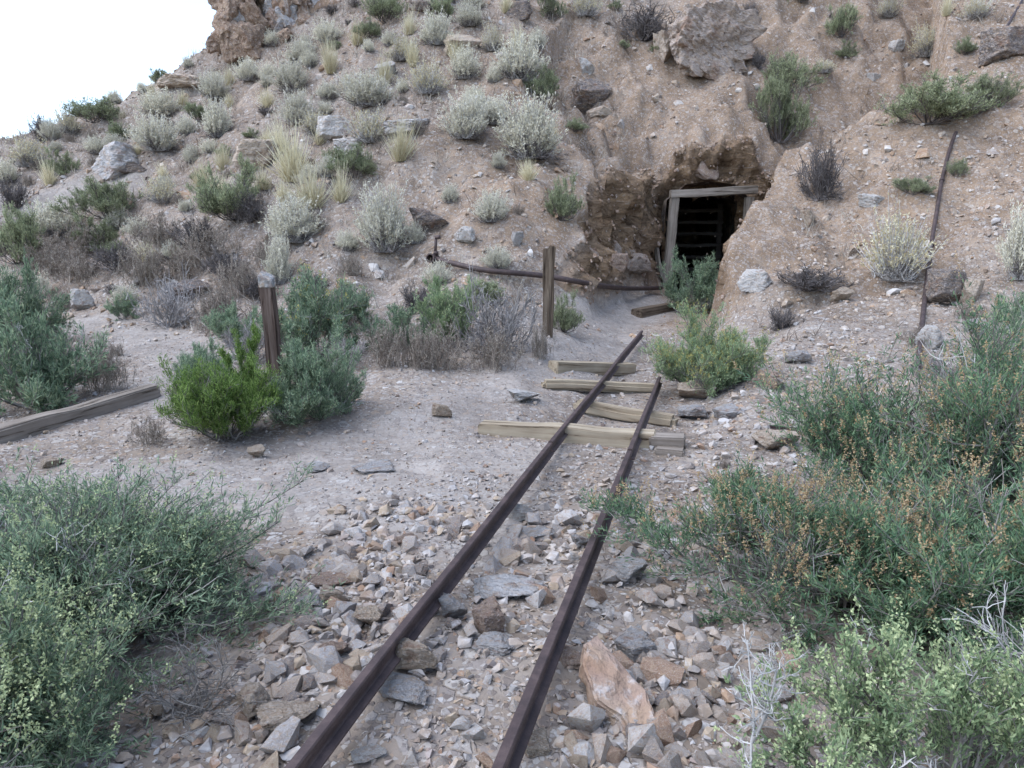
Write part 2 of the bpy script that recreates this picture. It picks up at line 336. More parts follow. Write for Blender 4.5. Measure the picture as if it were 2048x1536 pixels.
# masks that follow the ground's own cover: trodden path, bare reddish soil, exposed rock
def pl_dist(pts, X, Y):
    d = np.full(X.shape, 1e9)
    for (ax_, ay_), (bx_, by_) in zip(pts[:-1], pts[1:]):
        vx, vy = bx_ - ax_, by_ - ay_; t = np.clip(((X - ax_) * vx + (Y - ay_) * vy) / (vx * vx + vy * vy), 0, 1)
        d = np.minimum(d, np.hypot(X - ax_ - t * vx, Y - ay_ - t * vy))
    return d
PATHS = [([(40, 1000), (420, 985), (760, 900), (960, 800), (1130, 700), (1230, 640), (1290, 610)], 0.55),
         ([(700, 985), (860, 1010), (1000, 930)], 0.5),
         ([(420, 800), (340, 700), (250, 660), (160, 645)], 0.38), ([(250, 372), (150, 385), (60, 405), (-20, 420)], 0.45)]
path = np.zeros(GX.shape)
wob = 0.25 * fbm(GX * 0.9, GY * 0.9, 0, 3, 71)
PATH_W = []
for pts, w in PATHS:
    wp = [tuple(hit(*p)[0][:2]) for p in pts]; PATH_W.append((wp, w))
    path = np.maximum(path, 1 - sstep(w - 0.25, w + 0.35, pl_dist(wp, GX, GY) + wob))
soil = np.exp(-(((GX - 4.2) / 3.4) ** 2 + ((GY - 15.6) / 4.2) ** 2)) * 1.5 + 1.0 * np.exp(-(((GX - 1.0) / 2.2) ** 2 + ((GY - 12.6) / 1.6) ** 2))
soil = soil + 0.6 * sstep(9, 12, GY) * sstep(3, 6, GX) + 0.5 * sstep(10.5, 13, GY) * (0.35 + 0.65 * sstep(-4, 1.5, GX))
soil = np.clip(soil + 0.35 * fbm(GX * 0.6, GY * 0.6, 5, 4, 81), 0, 1) * (1 - path) * sstep(8.5, 11, GY)
near_cut = (GY > 11.2) & (GY < 18) & (np.abs(GX - axis_x(GY)) < 3.5)
cutdepth = np.where(near_cut, raw_hill(GX, GY) - cut_z(GX, GY), -1)
steep = np.where(near_cut, cut_z(GX, GY) - floor_z(GY), 0)
rock = sstep(0.05, 0.5, cutdepth) * sstep(0.25, 0.7, steep) * (1 - sstep(-0.05, 0.22, steep - lip_z(GX, GY)))
# rough rock in the cut: push the walls in and out along their normals
ny_, nx_ = np.gradient(GZ, gy, gx)
N = np.stack([-nx_, -ny_, np.ones_like(nx_)], -1); N /= np.linalg.norm(N, axis=-1, keepdims=True)
wx, wy, wz = P[..., 0], P[..., 1], P[..., 2]
rr = 0.0
sel = rock > 0.01
q = fbm(wx[sel] * 1.3 + 0.8 * wz[sel], wy[sel] * 1.3, wz[sel] * 2.2 - 0.9 * wx[sel], 6, 91, 0.62)
q2 = 1 - np.abs(vnoise(wx[sel] * 3.1, wy[sel] * 3.1, wz[sel] * 3.1, 95))
q3 = vnoise(wx[sel] * 1.5 - wz[sel] * 1.2, wy[sel] * 1.5, wz[sel] * 5.5 + wx[sel] * 4.0, 97)
P[sel] += N[sel] * ((0.20 * q + 0.16 * (q2 - 0.6) + 0.15 * np.round(q3 * 3) / 3) * rock[sel])[:, None]
fr_ = np.clip((GZ - floor_z(GY)) / np.clip(raw_hill(GX, GY) - floor_z(GY), 0.3, lip_z(GX, GY)), 0, 1)
rec = np.where(GY > 15.3, 0.30 * sstep(2.9, 3.4, GX), 0.04) * (1 - sstep(0.72, 1.0, fr_)) * sstep(0.05, 0.3, fr_) * rock * sstep(11.8, 13.5, GY)
Nh = N.copy(); Nh[..., 2] = 0; Nh /= np.maximum(np.linalg.norm(Nh, axis=-1, keepdims=True), 1e-6)
P -= Nh * rec[..., None]
n_y, n_x = GX.shape
idx = np.arange(n_y * n_x).reshape(n_y, n_x)
F = np.stack([idx[:-1, :-1], idx[:-1, 1:], idx[1:, 1:], idx[1:, :-1]], -1).reshape(-1, 4)
Vg = P.reshape(-1, 3)
fc = Vg[F].mean(1)
hole = (np.abs(fc[:, 0] - DOOR_X) < 0.74) & (fc[:, 1] > DOOR_Y - 0.12) & (fc[:, 1] < DOOR_Y + 1.8) & (fc[:, 2] < 2.42)
F = F[~hole]
ground = link('ground', mesh_np('ground', Vg, F, M['ground'], True, None, {'path': path.ravel(), 'soil': soil.ravel(), 'rock': rock.ravel()}))
tag(ground, kind='structure')

# ---------------------------------------------------------------- the mine portal
def tunnel():
    ys = np.linspace(0.02, 9, 30); ring = []
    prof = [(-0.86, -0.12), (-0.93, 0.9), (-0.86, 1.9), (-0.5, 2.2), (0.0, 2.28), (0.5, 2.2), (0.86, 1.9), (0.93, 0.9), (0.86, -0.12), (0, -0.06)]
    pr = []
    for (a, b), (c, d) in zip(prof, prof[1:] + prof[:1]):
        for t in (0, .25, .5, .75): pr.append((a + (c - a) * t, b + (d - b) * t))
    pr = np.array(pr); k = len(pr)
    V = np.array([[DOOR_X + x + 0.12 * y, DOOR_Y - 0.02 + y, 0.42 + z] for y in ys for x, z in pr])
    V[:, [0, 2]] += 0.07 * np.stack([fbm(V[:, 0] * 2, V[:, 1] * 2, V[:, 2] * 2, 3, 7), fbm(V[:, 0] * 2, V[:, 1] * 2, V[:, 2] * 2, 3, 9)], -1) * sstep(0.2, 0.8, V[:, 1] - DOOR_Y)[:, None]
    Fq = [[i * k + j, i * k + (j + 1) % k, (i + 1) * k + (j + 1) % k, (i + 1) * k + j] for i in range(len(ys) - 1) for j in range(k)]
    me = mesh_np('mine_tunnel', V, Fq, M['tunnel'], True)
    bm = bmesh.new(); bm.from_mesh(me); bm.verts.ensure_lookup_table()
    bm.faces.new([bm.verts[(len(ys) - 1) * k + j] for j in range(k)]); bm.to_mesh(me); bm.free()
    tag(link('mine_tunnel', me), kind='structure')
tunnel()

def beam_mesh(name, L, W, H, mat, seed=0, jit=0.006, bev=0.012, cuts=14, ragged=0.0):
    bm = bmesh.new(); bmesh.ops.create_cube(bm, size=1)
    for v in bm.verts: v.co = Vector((v.co.x * L, v.co.y * W, v.co.z * H))
    bmesh.ops.bevel(bm, geom=list(bm.edges), offset=bev, segments=2, affect='EDGES')
    ed = [e for e in bm.edges if abs(e.verts[0].co.x - e.verts[1].co.x) > L * 0.5]
    bmesh.ops.subdivide_edges(bm, edges=ed, cuts=cuts, use_grid_fill=True)
    for v in bm.verts:
        p = np.array(v.co)
        v.co.y += float(jit * 2 * vnoise(p[0] * 3, p[2] * 5, seed, 3)); v.co.z += float(jit * 2 * vnoise(p[0] * 3, p[1] * 5, seed + 9, 4))
        if abs(p[0]) > L * 0.49: v.co.x += float(ragged * vnoise(p[1] * 40, p[2] * 40, seed, 8))
    bmesh.ops.recalc_face_normals(bm, faces=bm.faces)
    return bm_mesh(name, bm, mat, False)
def place_x(o, a, b, up=(0, 0, 1)):
    a, b = Vector(a), Vector(b); x = (b - a).normalized(); y = Vector(up).cross(x).normalized(); z = x.cross(y)
    o.matrix_local = Matrix.Translation((a + b) / 2) @ Matrix((x, y, z)).transposed().to_4x4()
def beam(name, a, b, W, H, mat, parent=None, seed=0, up=(0, 0, 1), **kw):
    L = (Vector(b) - Vector(a)).length
    o = link(name, beam_mesh(name, L, W, H, mat, seed, **kw), parent); place_x(o, a, b, up); return o

fr = bpy.data.objects.new('timber_doorway', None); col.objects.link(fr); fr.location = (DOOR_X, DOOR_Y - 0.18, 0.40)
tag(fr, 'grey timber door frame set into the rock at the mine entrance', 'door frame')
beam('post', (-0.86, 0, -0.15), (-0.735, 0, 1.97), 0.17, 0.17, M['greywood'], fr, 1, (0, -1, 0))
beam('post', (0.74, 0.04, -0.15), (0.77, 0.04, 1.97), 0.17, 0.17, M['greywood'], fr, 2, (0, -1, 0))
beam('lintel', (-0.84, -0.02, 2.02), (0.89, -0.02, 2.11), 0.19, 0.155, M['greywood'], fr, 3)
gt = bpy.data.objects.new('slatted_gate', None); col.objects.link(gt); gt.location = (DOOR_X + 0.30, DOOR_Y + 2.5, 0.40)
tag(gt, 'dim slatted wooden gate of level boards inside the mine tunnel', 'gate')
beam('stile', (-0.62, 0.02, 0.0), (-0.62, 0.02, 1.95), 0.05, 0.12, M['slat'], gt, 4, (1, 0, 0))
beam('stile', (0.62, 0.02, 0.0), (0.62, 0.02, 1.95), 0.05, 0.12, M['slat'], gt, 5, (1, 0, 0))
for i in range(7): beam('slat', (-0.70, -0.045, 0.16 + i * 0.272), (0.70, -0.045, 0.16 + i * 0.272 + 0.01), 0.03, 0.075, M['slat'], gt, 10 + i)

# ---------------------------------------------------------------- rails and timbers
def sweep(name, prof, pts, mat, closed_ends=True, smooth=False):
    """sweep a closed 2-D profile (side, up) along pts"""
    pts = np.array(pts, float); prof = np.array(prof); k = len(prof); V = []
    for i, p in enumerate(pts):
        t = pts[min(i + 1, len(pts) - 1)] - pts[max(i - 1, 0)]; t /= np.linalg.norm(t)
        s = np.cross(t, [0, 0, 1]); s /= np.linalg.norm(s); u = np.cross(s, t)
        V += [p + s * a + u * b for a, b in prof]
    Fq = [[i * k + j, i * k + (j + 1) % k, (i + 1) * k + (j + 1) % k, (i + 1) * k + j] for i in range(len(pts) - 1) for j in range(k)]
    me = mesh_np(name, V, Fq, mat, smooth)
    bm = bmesh.new(); bm.from_mesh(me); bm.verts.ensure_lookup_table()
    bm.faces.new([bm.verts[j] for j in range(k)][::-1]); bm.faces.new([bm.verts[(len(pts) - 1) * k + j] for j in range(k)])
    bmesh.ops.recalc_face_normals(bm, faces=bm.faces); bm.to_mesh(me); bm.free(); me.update(); return me
RH = 0.078
RAIL = [(a_ * 0.86, b_ * 0.95) for a_, b_ in [(-.036, 0), (.036, 0), (.036, .007), (.010, .014), (.006, .020), (.006, .050), (.0195, .056), (.0195, .073), (.015, .078), (-.015, .078), (-.0195, .073), (-.0195, .056), (-.006, .050), (-.006, .020), (-.010, .014), (-.036, .007)]]
_ry = np.arange(0.5, 14, 0.1); _rx = 0.286 * (_ry - 2) - 0.33
_rz = np.maximum.reduce([height(_rx + o_, _ry) for o_ in (-.35, -.2, 0, .2, .35)])
_rz = np.convolve(np.pad(_rz, 12, 'edge'), np.ones(25) / 25, 'valid') + 0.085
def rail_base(Y): return float(np.interp(float(Y), _ry, _rz))
def rail_pt(px, py):
    d = pdir(px, py); t = 2.0
    for _ in range(60): t = (CAM_H - rail_base(d[1] * t) - RH) / -d[2]
    return np.array([d[0] * t, d[1] * t, rail_base(d[1] * t)])
def rail_line(pxs, n=10):
    w = np.array([rail_pt(*p) for p in pxs]); L = np.r_[0, np.cumsum(np.linalg.norm(np.diff(w, axis=0), axis=1))]
    s = np.linspace(0, L[-1], n * len(pxs)); o = np.stack([np.interp(s, L, w[:, k]) for k in range(3)], -1)
    for _ in range(6): o[1:-1] = (o[:-2] + 2 * o[1:-1] + o[2:]) / 4
    return o
def rail(pts, label):
    r = link('rail', sweep('rail', RAIL, pts, M['rail'])); tag(r, label, 'rail', 'rails of the mine track'); return r
LP = rail_line([(480, 1655), (583, 1528), (788, 1270), (950, 1070), (1100, 884)])
LQ = rail_line([(1101, 882), (1162, 808), (1205, 757), (1243, 708), (1284, 660)])
RP = rail_line([(930, 1690), (996, 1530), (1110, 1255), (1188, 1070), (1259, 900)])
RQ = rail_line([(1260, 897), (1289, 825), (1309, 778), (1319, 752)])
for A in (LQ, RQ):
    for p in A: p[2] -= 0.10 * float(sstep(10.6, 11.6, np.array(p[1])))
rl = rail(LP, 'long rusty rail nearest the camera, left of the two'); rlf = rail(LQ, 'far left rusty rail running over the ties towards the portal')
rr_ = rail(RP, 'long rusty rail nearest the camera, right of the two'); rrf = rail(RQ, 'short far right rusty rail that disappears behind the shrub')
def joint(rail_o, A, end):
    p, q_ = (A[-1], A[-4]) if end else (A[0], A[3])
    t = Vector(q_ - p).normalized(); s = t.cross(Vector((0, 0, 1))).normalized()
    for sg in (1,):
        c = Vector(p) + t * 0.10 + s * sg * 0.014 + Vector((0, 0, 0.036))
        beam('joint_bar', c - t * 0.09, c + t * 0.085, 0.010, 0.028, M['rail'], rail_o, 3, bev=0.002, cuts=2, jit=0.0005)
        for off in (-0.05, 0.05):
            bm = bmesh.new(); bmesh.ops.create_cone(bm, cap_ends=True, segments=6, radius1=0.010, radius2=0.009, depth=0.012)
            o = link('bolt', bm_mesh('bolt', bm, M['rail']), rail_o)
            o.matrix_local = Matrix.Translation(c + t * off + s * sg * 0.010) @ s.to_track_quat('Z', 'Y').to_matrix().to_4x4()
joint(rl, LP, True); joint(rr_, RP, True)
def timber(p1, p2, W, H, mat, label, seed, up=0.5, cat='timber', name='railway_tie', group=None, **kw):
    a, b = hit(*p1)[0], hit(*p2)[0]
    o = beam(name, a + np.array([0, 0, H * (up - .5) + 0]), b + np.array([0, 0, H * (up - .5)]), W, H, mat, None, seed, **kw); tag(o, label, cat, group); return o
TG = 'timbers under the mine track'
timber((1104, 742), (1262, 744), 0.17, 0.14, M['tie'], 'pale tie farthest up the track, crossed by the left rail only', 21, 0.72, group=TG, ragged=0.01)
timber((1084, 774), (1312, 781), 0.14, 0.10, M['tie'], 'thin half-buried tie, second from the portal end', 22, 0.72, group=TG, ragged=0.01, bev=0.03)
timber((1150, 815), (1352, 852), 0.15, 0.13, M['tie'], 'skewed split tie with rounded ends lying under both rails', 23, 0.66, group=TG, ragged=0.015, bev=0.035)
timber((962, 866), (1310, 890), 0.16, 0.15, M['tie'], 'long squared tie nearest the camera across the track', 24, 0.66, group=TG, bev=0.008)
timber((1300, 890), (1371, 893), 0.17, 0.13, M['greywood'], 'short cracked grey block butted against the long near tie', 25, 0.66, ragged=0.012, name='timber_block')
timber((1310, 903), (1369, 908), 0.13, 0.07, M['greywood'], 'low grey board lying below the cracked block', 26, 0.4, ragged=0.012, name='timber_board')
timber((1272, 634), (1345, 618), 0.22, 0.20, M['postwood'], 'dark squared timber lying before the portal beside its shrub', 27, 0.6, name='timber_block')
timber((-40, 895), (312, 792), 0.15, 0.15, M['greywood'], 'long grey beam lying on gravel at the left edge', 28, 0.72, name='fallen_beam', ragged=0.02, cuts=24)
timber((1533, 862), (1604, 870), 0.06, 0.06, M['pipe'], 'short rusty pipe stub lying among stones right of the track', 29, 0.9, 'pipe', 'pipe_stub', bev=0.02)
timber((449, 524), (468, 507), 0.10, 0.03, M['greywood'], 'tilted weathered board scrap on the slope above the dark post', 30, 0.9, 'board', 'board_scrap', ragged=0.02)
timber((471, 529), (473, 508), 0.07, 0.025, M['paint'], 'pale narrow board scrap standing beside the tilted one', 31, 1.1, 'board', 'board_scrap')

def post(px, top_y, base, W, lean, label, mat, seed, cap=None, split=False):
    b, t = hit(*base)
    d = pdir(px, top_y); tt = b[1] / d[1]; top = CAM_H + d[2] * tt
    r = bpy.data.objects.new('wooden_post', None); col.objects.link(r); r.location = b; tag(r, label, 'post')
    Hh = top - b[2]
    if split:
        for s in (-1, 1): beam('shaft', (s * W * 0.25 + 0, 0, -0.25), (s * W * 0.25 + lean, 0, Hh + s * 0.012), W * 0.95, W * 0.47, mat, r, seed + s, (0, -1, 0), bev=0.010, ragged=0.008)
    else: beam('shaft', (0, 0, -0.25), (lean, 0, Hh - 0.10), W, W, mat, r, seed, (0, -1, 0), bev=0.008, ragged=0.006)
    if cap:
        bm = bmesh.new(); bmesh.ops.create_cube(bm, size=1)
        for v in bm.verts:
            tp = v.co.z > 0
            v.co = Vector((v.co.x * W * 1.02, v.co.y * W * 1.02, (Hh + (0.0 if v.co.x < 0 else -0.05) + (0.02 if v.co.y > 0 else -0.02)) if tp else Hh - 0.125))
            v.co.x += lean * v.co.z / Hh
        bmesh.ops.bevel(bm, geom=list(bm.edges), offset=0.006, segments=1, affect='EDGES')
        bmesh.ops.subdivide_edges(bm, edges=list(bm.edges), cuts=2)
        link('painted_top', bm_mesh('painted_top', bm, M['paint']), r)
    return r
post(541, 545, (560, 802), 0.113, -0.05, 'dark square wooden post with flaking white painted top', M['darkwood'], 41, True)
post(1097, 494, (1094, 672), 0.088, 0.02, 'split brown wooden post standing before the rusty pipe', M['postwood'], 43, None, True)
timber((1322, 560), (1311, 498), 0.12, 0.05, M['greywood'], 'grey plank leaning on rock left of the portal post', 33, 1.0, 'plank', 'leaning_plank', ragged=0.01)

# rusty pipes
def circ(r, n=10): return [(r * math.cos(2 * math.pi * i / n), r * math.sin(2 * math.pi * i / n)) for i in range(n)]
def tube(name, pts, r, mat, parent=None, n=12):
    return link(name, sweep(name, circ(r, n), pts, mat, smooth=True), parent)
def at(px, py, Y):
    d = pdir(px, py); t = Y / d[1]; return np.array([d[0] * t, Y, CAM_H + d[2] * t])
pp = bpy.data.objects.new('water_pipe', None); col.objects.link(pp)
tag(pp, 'long rusty pipe along the bank with a valve riser at its open left end', 'pipe')
kx = np.linspace(866, 1322, 30); ky = np.interp(kx, [866, 960, 1090, 1180, 1250, 1322], [517, 540, 551, 568, 578, 576]); cap = np.interp(kx, [1090, 1150, 1200, 1322], [30, 12.4, 12.6, 15.05])
hp = np.array([at(a_, b_, min(hit(a_, b_ + 4)[0][1] - (0.13 if a_ < 1110 else 0.40), c_)) for a_, b_, c_ in zip(kx, ky, cap)])
for _ in range(3): hp[1:-1] = (hp[:-2] + 2 * hp[1:-1] + hp[2:]) / 4
pp.location = hp[0]; rel = hp - hp[0]
tube('pipe_run', rel, 0.040, M['pipe'], pp)
ax0 = rel[0] - rel[3]; ax0 /= np.linalg.norm(ax0)
# tee: an open collar that looks at the camera, and a riser with an elbow valve
cdir = np.array([-0.35, -0.9, 0.1]); cdir /= np.linalg.norm(cdir)
def ring(name, a, b, ro, ri, mat, parent):
    a, b = np.array(a), np.array(b); t = (b - a) / np.linalg.norm(b - a); s = np.cross(t, [0, 0, 1.0]); s /= np.linalg.norm(s); u = np.cross(s, t); n = 16
    V = []; 
    for c, r in ((a, ro), (b, ro), (b, ri), (a + t * 0.01, ri * 0.95)): V += [c + r * (math.cos(2 * math.pi * i / n) * s + math.sin(2 * math.pi * i / n) * u) for i in range(n)]
    Fq = [[k * n + i, k * n + (i + 1) % n, (k + 1) * n + (i + 1) % n, (k + 1) * n + i] for k in range(3) for i in range(n)]
    return link(name, mesh_np(name, V, Fq, mat, False), parent)
ring('pipe_collar', cdir * -0.10, cdir * 0.10, 0.072, 0.052, M['pipe'], pp)
tube('riser', [np.array([0.03, 0, 0.04]), np.array([0.045, 0, 0.19]), np.array([0.05, 0, 0.30])], 0.022, M['pipe'], pp)
tube('riser_collar', [np.array([0.045, 0, 0.055]), np.array([0.048, 0, 0.11])], 0.040, M['pipe'], pp)
tube('valve_elbow', [np.array([0.035, 0, 0.305]), np.array([0.10, 0.0, 0.318]), np.array([0.115, 0, 0.318])], 0.030, M['pipe'], pp)
# pipe line that comes down the right hand slope
pl = bpy.data.objects.new('hillside_pipe', None); col.objects.link(pl)
tag(pl, 'thin rusty pipe running straight down the slope at the right', 'pipe')
q_px = [(1836, 735), (1841, 680), (1850, 590), (1861, 500), (1872, 430), (1886, 350), (1905, 283), (1912, 266)]
qp = np.array([hit(a, b, 0.05)[0] for a, b in q_px]); s_ = np.linspace(0, len(q_px) - 1, 70)
qp = np.stack([np.interp(s_, range(len(q_px)), qp[:, k]) for k in range(3)], -1)
for _ in range(14): qp[1:-1] = (qp[:-2] + 2 * qp[1:-1] + qp[2:]) / 4
for p in qp: p[2] = max(p[2], gz(p[0], p[1]) + 0.045)
for _ in range(3): qp[1:-1] = (qp[:-2] + 2 * qp[1:-1] + qp[2:]) / 4
pl.location = qp[0]
tube('pipe_run', qp - qp[0], 0.029, M['pipe'], pl)
for k in (11, 31, 47):
    tube('coupling', [qp[k] - qp[0] - (qp[k + 1] - qp[k - 1]) * 0.16, qp[k] - qp[0] + (qp[k + 1] - qp[k - 1]) * 0.16], 0.040, M['pipe'], pl)
rp = np.array([hit(a_, b_, 0.04)[0] for a_, b_ in ((1978, 122), (1992, 90), (2010, 60), (2045, 0))]); ro = tube('iron_rod', rp - rp[0], 0.024, M['pipe']); ro.location = rp[0]
tag(ro, 'thin rusty rod lying up the slope in the upper right corner', 'rod')

# ---------------------------------------------------------------- rocks
def ico(sub):
    bm = bmesh.new(); bmesh.ops.create_icosphere(bm, subdivisions=sub, radius=1)
    V = np.array([v.co[:] for v in bm.verts]); Ff = np.array([[v.index for v in f.verts] for f in bm.faces]); bm.free()
    return V / np.linalg.norm(V, axis=1, keepdims=True), Ff
ICO = {k: ico(k) for k in (3, 4, 5, 6)}
def boulder_mesh(name, seed, mat, sub=4, planes=16, p=22, amp=0.05, strata=0.0, tilt=(0.35, 0.15), crag=0.0, smooth=False, fq=2.2):
    r = np.random.default_rng(seed); V, Ff = ICO[sub]
    n = r.normal(size=(planes, 3)); n /= np.linalg.norm(n, axis=1, keepdims=True); d = r.uniform(0.52, 0.92, planes)
    n = np.vstack([n, np.eye(3), -np.eye(3)]); d = np.r_[d, np.full(6, 0.95)]
    g = np.maximum(V @ n.T, 0) / d
    rad = (g ** p).sum(1) ** (-1.0 / p)
    Q = V * rad[:, None]
    a = fbm(Q[:, 0] * fq + seed, Q[:, 1] * fq, Q[:, 2] * fq, 5, seed % 97, 0.58)
    rad = rad * (1 + amp * a)
    if strata:
        s = Q[:, 2] * 1.0 + tilt[0] * Q[:, 0] + tilt[1] * Q[:, 1] + 0.05 * a
        st = vnoise(s * 7, Q[:, 0] * 0.8, Q[:, 1] * 0.8, seed + 3) + 0.6 * vnoise(s * 17, Q[:, 0] * 1.5, Q[:, 1] * 1.5, seed + 5)
        rad = rad * (1 + strata * st)
    if crag:
        c = 1 - np.abs(fbm(Q[:, 0] * 1.6, Q[:, 1] * 1.6, Q[:, 2] * 1.1, 5, seed + 11, 0.6)); rad = rad * (1 + crag * (c - 0.7))
        st = vnoise(Q[:, 0] * 5, Q[:, 1] * 5, Q[:, 2] * 2, seed + 13); rad = rad * (1 + 0.35 * crag * np.round(st * 2.5) / 2.5)
    return mesh_np(name, V * rad[:, None], Ff, mat, smooth)
ROCKM = {}
def rock_variant(mat, i):
    k = (mat, i)
    if k not in ROCKM: ROCKM[k] = boulder_mesh('rock', 300 + i * 7, M[mat], 5, 9, 44, 0.085, 0.022 if i % 2 else 0.008, fq=3.6)
    return ROCKM[k]
RR = np.random.default_rng(5)
wi = np.argwhere((rock > .75) & (GY > 11.6) & (GY < 17.2)); rw = np.random.default_rng(23); rw.shuffle(wi)
WB = [boulder_mesh('rock_block', 700 + i * 3, M[['darkrock', 'redrock', 'layer', 'tunnel', 'redrock', 'tunnel'][i]], 4, 8, 50, 0.06, 0.03 if i % 2 else 0.0, (0.5, 0.2)) for i in range(6)]
nb_ = 0
for iy_, ix_ in wi:
    p_ = P[iy_, ix_]
    if abs(p_[0] - DOOR_X) < 1.05 and p_[2] < 2.75 and p_[1] > 14.9: continue
    q_ = rw.uniform(.12, .42); o = link('rock_block', WB[nb_ % 6], ground); nv_ = Vector(N[iy_, ix_])
    o.location = Vector(p_) - nv_ * q_ * .55; o.rotation_mode = 'QUATERNION'
    o.rotation_quaternion = nv_.to_track_quat('Z', 'Y') @ Quaternion((0, 0, 1), rw.uniform(0, 6.3)); o.scale = (q_ * rw.uniform(.8, 1.6), q_ * rw.uniform(.6, 1.1), q_ * rw.uniform(.5, .9)); nb_ += 1
    if nb_ > 16: break
RANGE_Z = {}
def rock_at(px, py, w, h, mat, label, var=None, depth=0.8, rz=None, tilt=(0, 0), sink=0.18, name='rock', me=None, cat='rock', group=None):
    """px,py: bottom centre of the rock in the photograph; w,h: its size there"""
    b, t = hit(px, py); W = w / FOC * t; Hh = h / FOC * t
    o = link(name, me or rock_variant(mat, int(RR.integers(0, 7)) if var is None else var))
    D = W * depth
    # height as seen from the camera's angle: part of it is the top of the rock seen from above
    dn = pdir(px, py); el = -math.atan2(dn[2], dn[1]); hz = max(0.3 * Hh, (Hh - D * math.sin(max(el, 0)) * 0.75))
    hz = min(hz, 0.9 * W) if h < 1.3 * w else hz
    o.scale = (W / 2 * 1.06, D / 2, hz / 2 * (1 + sink))
    o.rotation_euler = (tilt[0], tilt[1], RR.uniform(-0.5, 0.5) if rz is None else rz)
    yc = b[1] + D * 0.30; o.location = at(px, py - h * 0.5, yc)
    o.location.z = min(max(o.location.z, b[2] + hz * 0.15), b[2] + hz * 0.62 + D * 0.2); tag(o, label, cat, group); return o
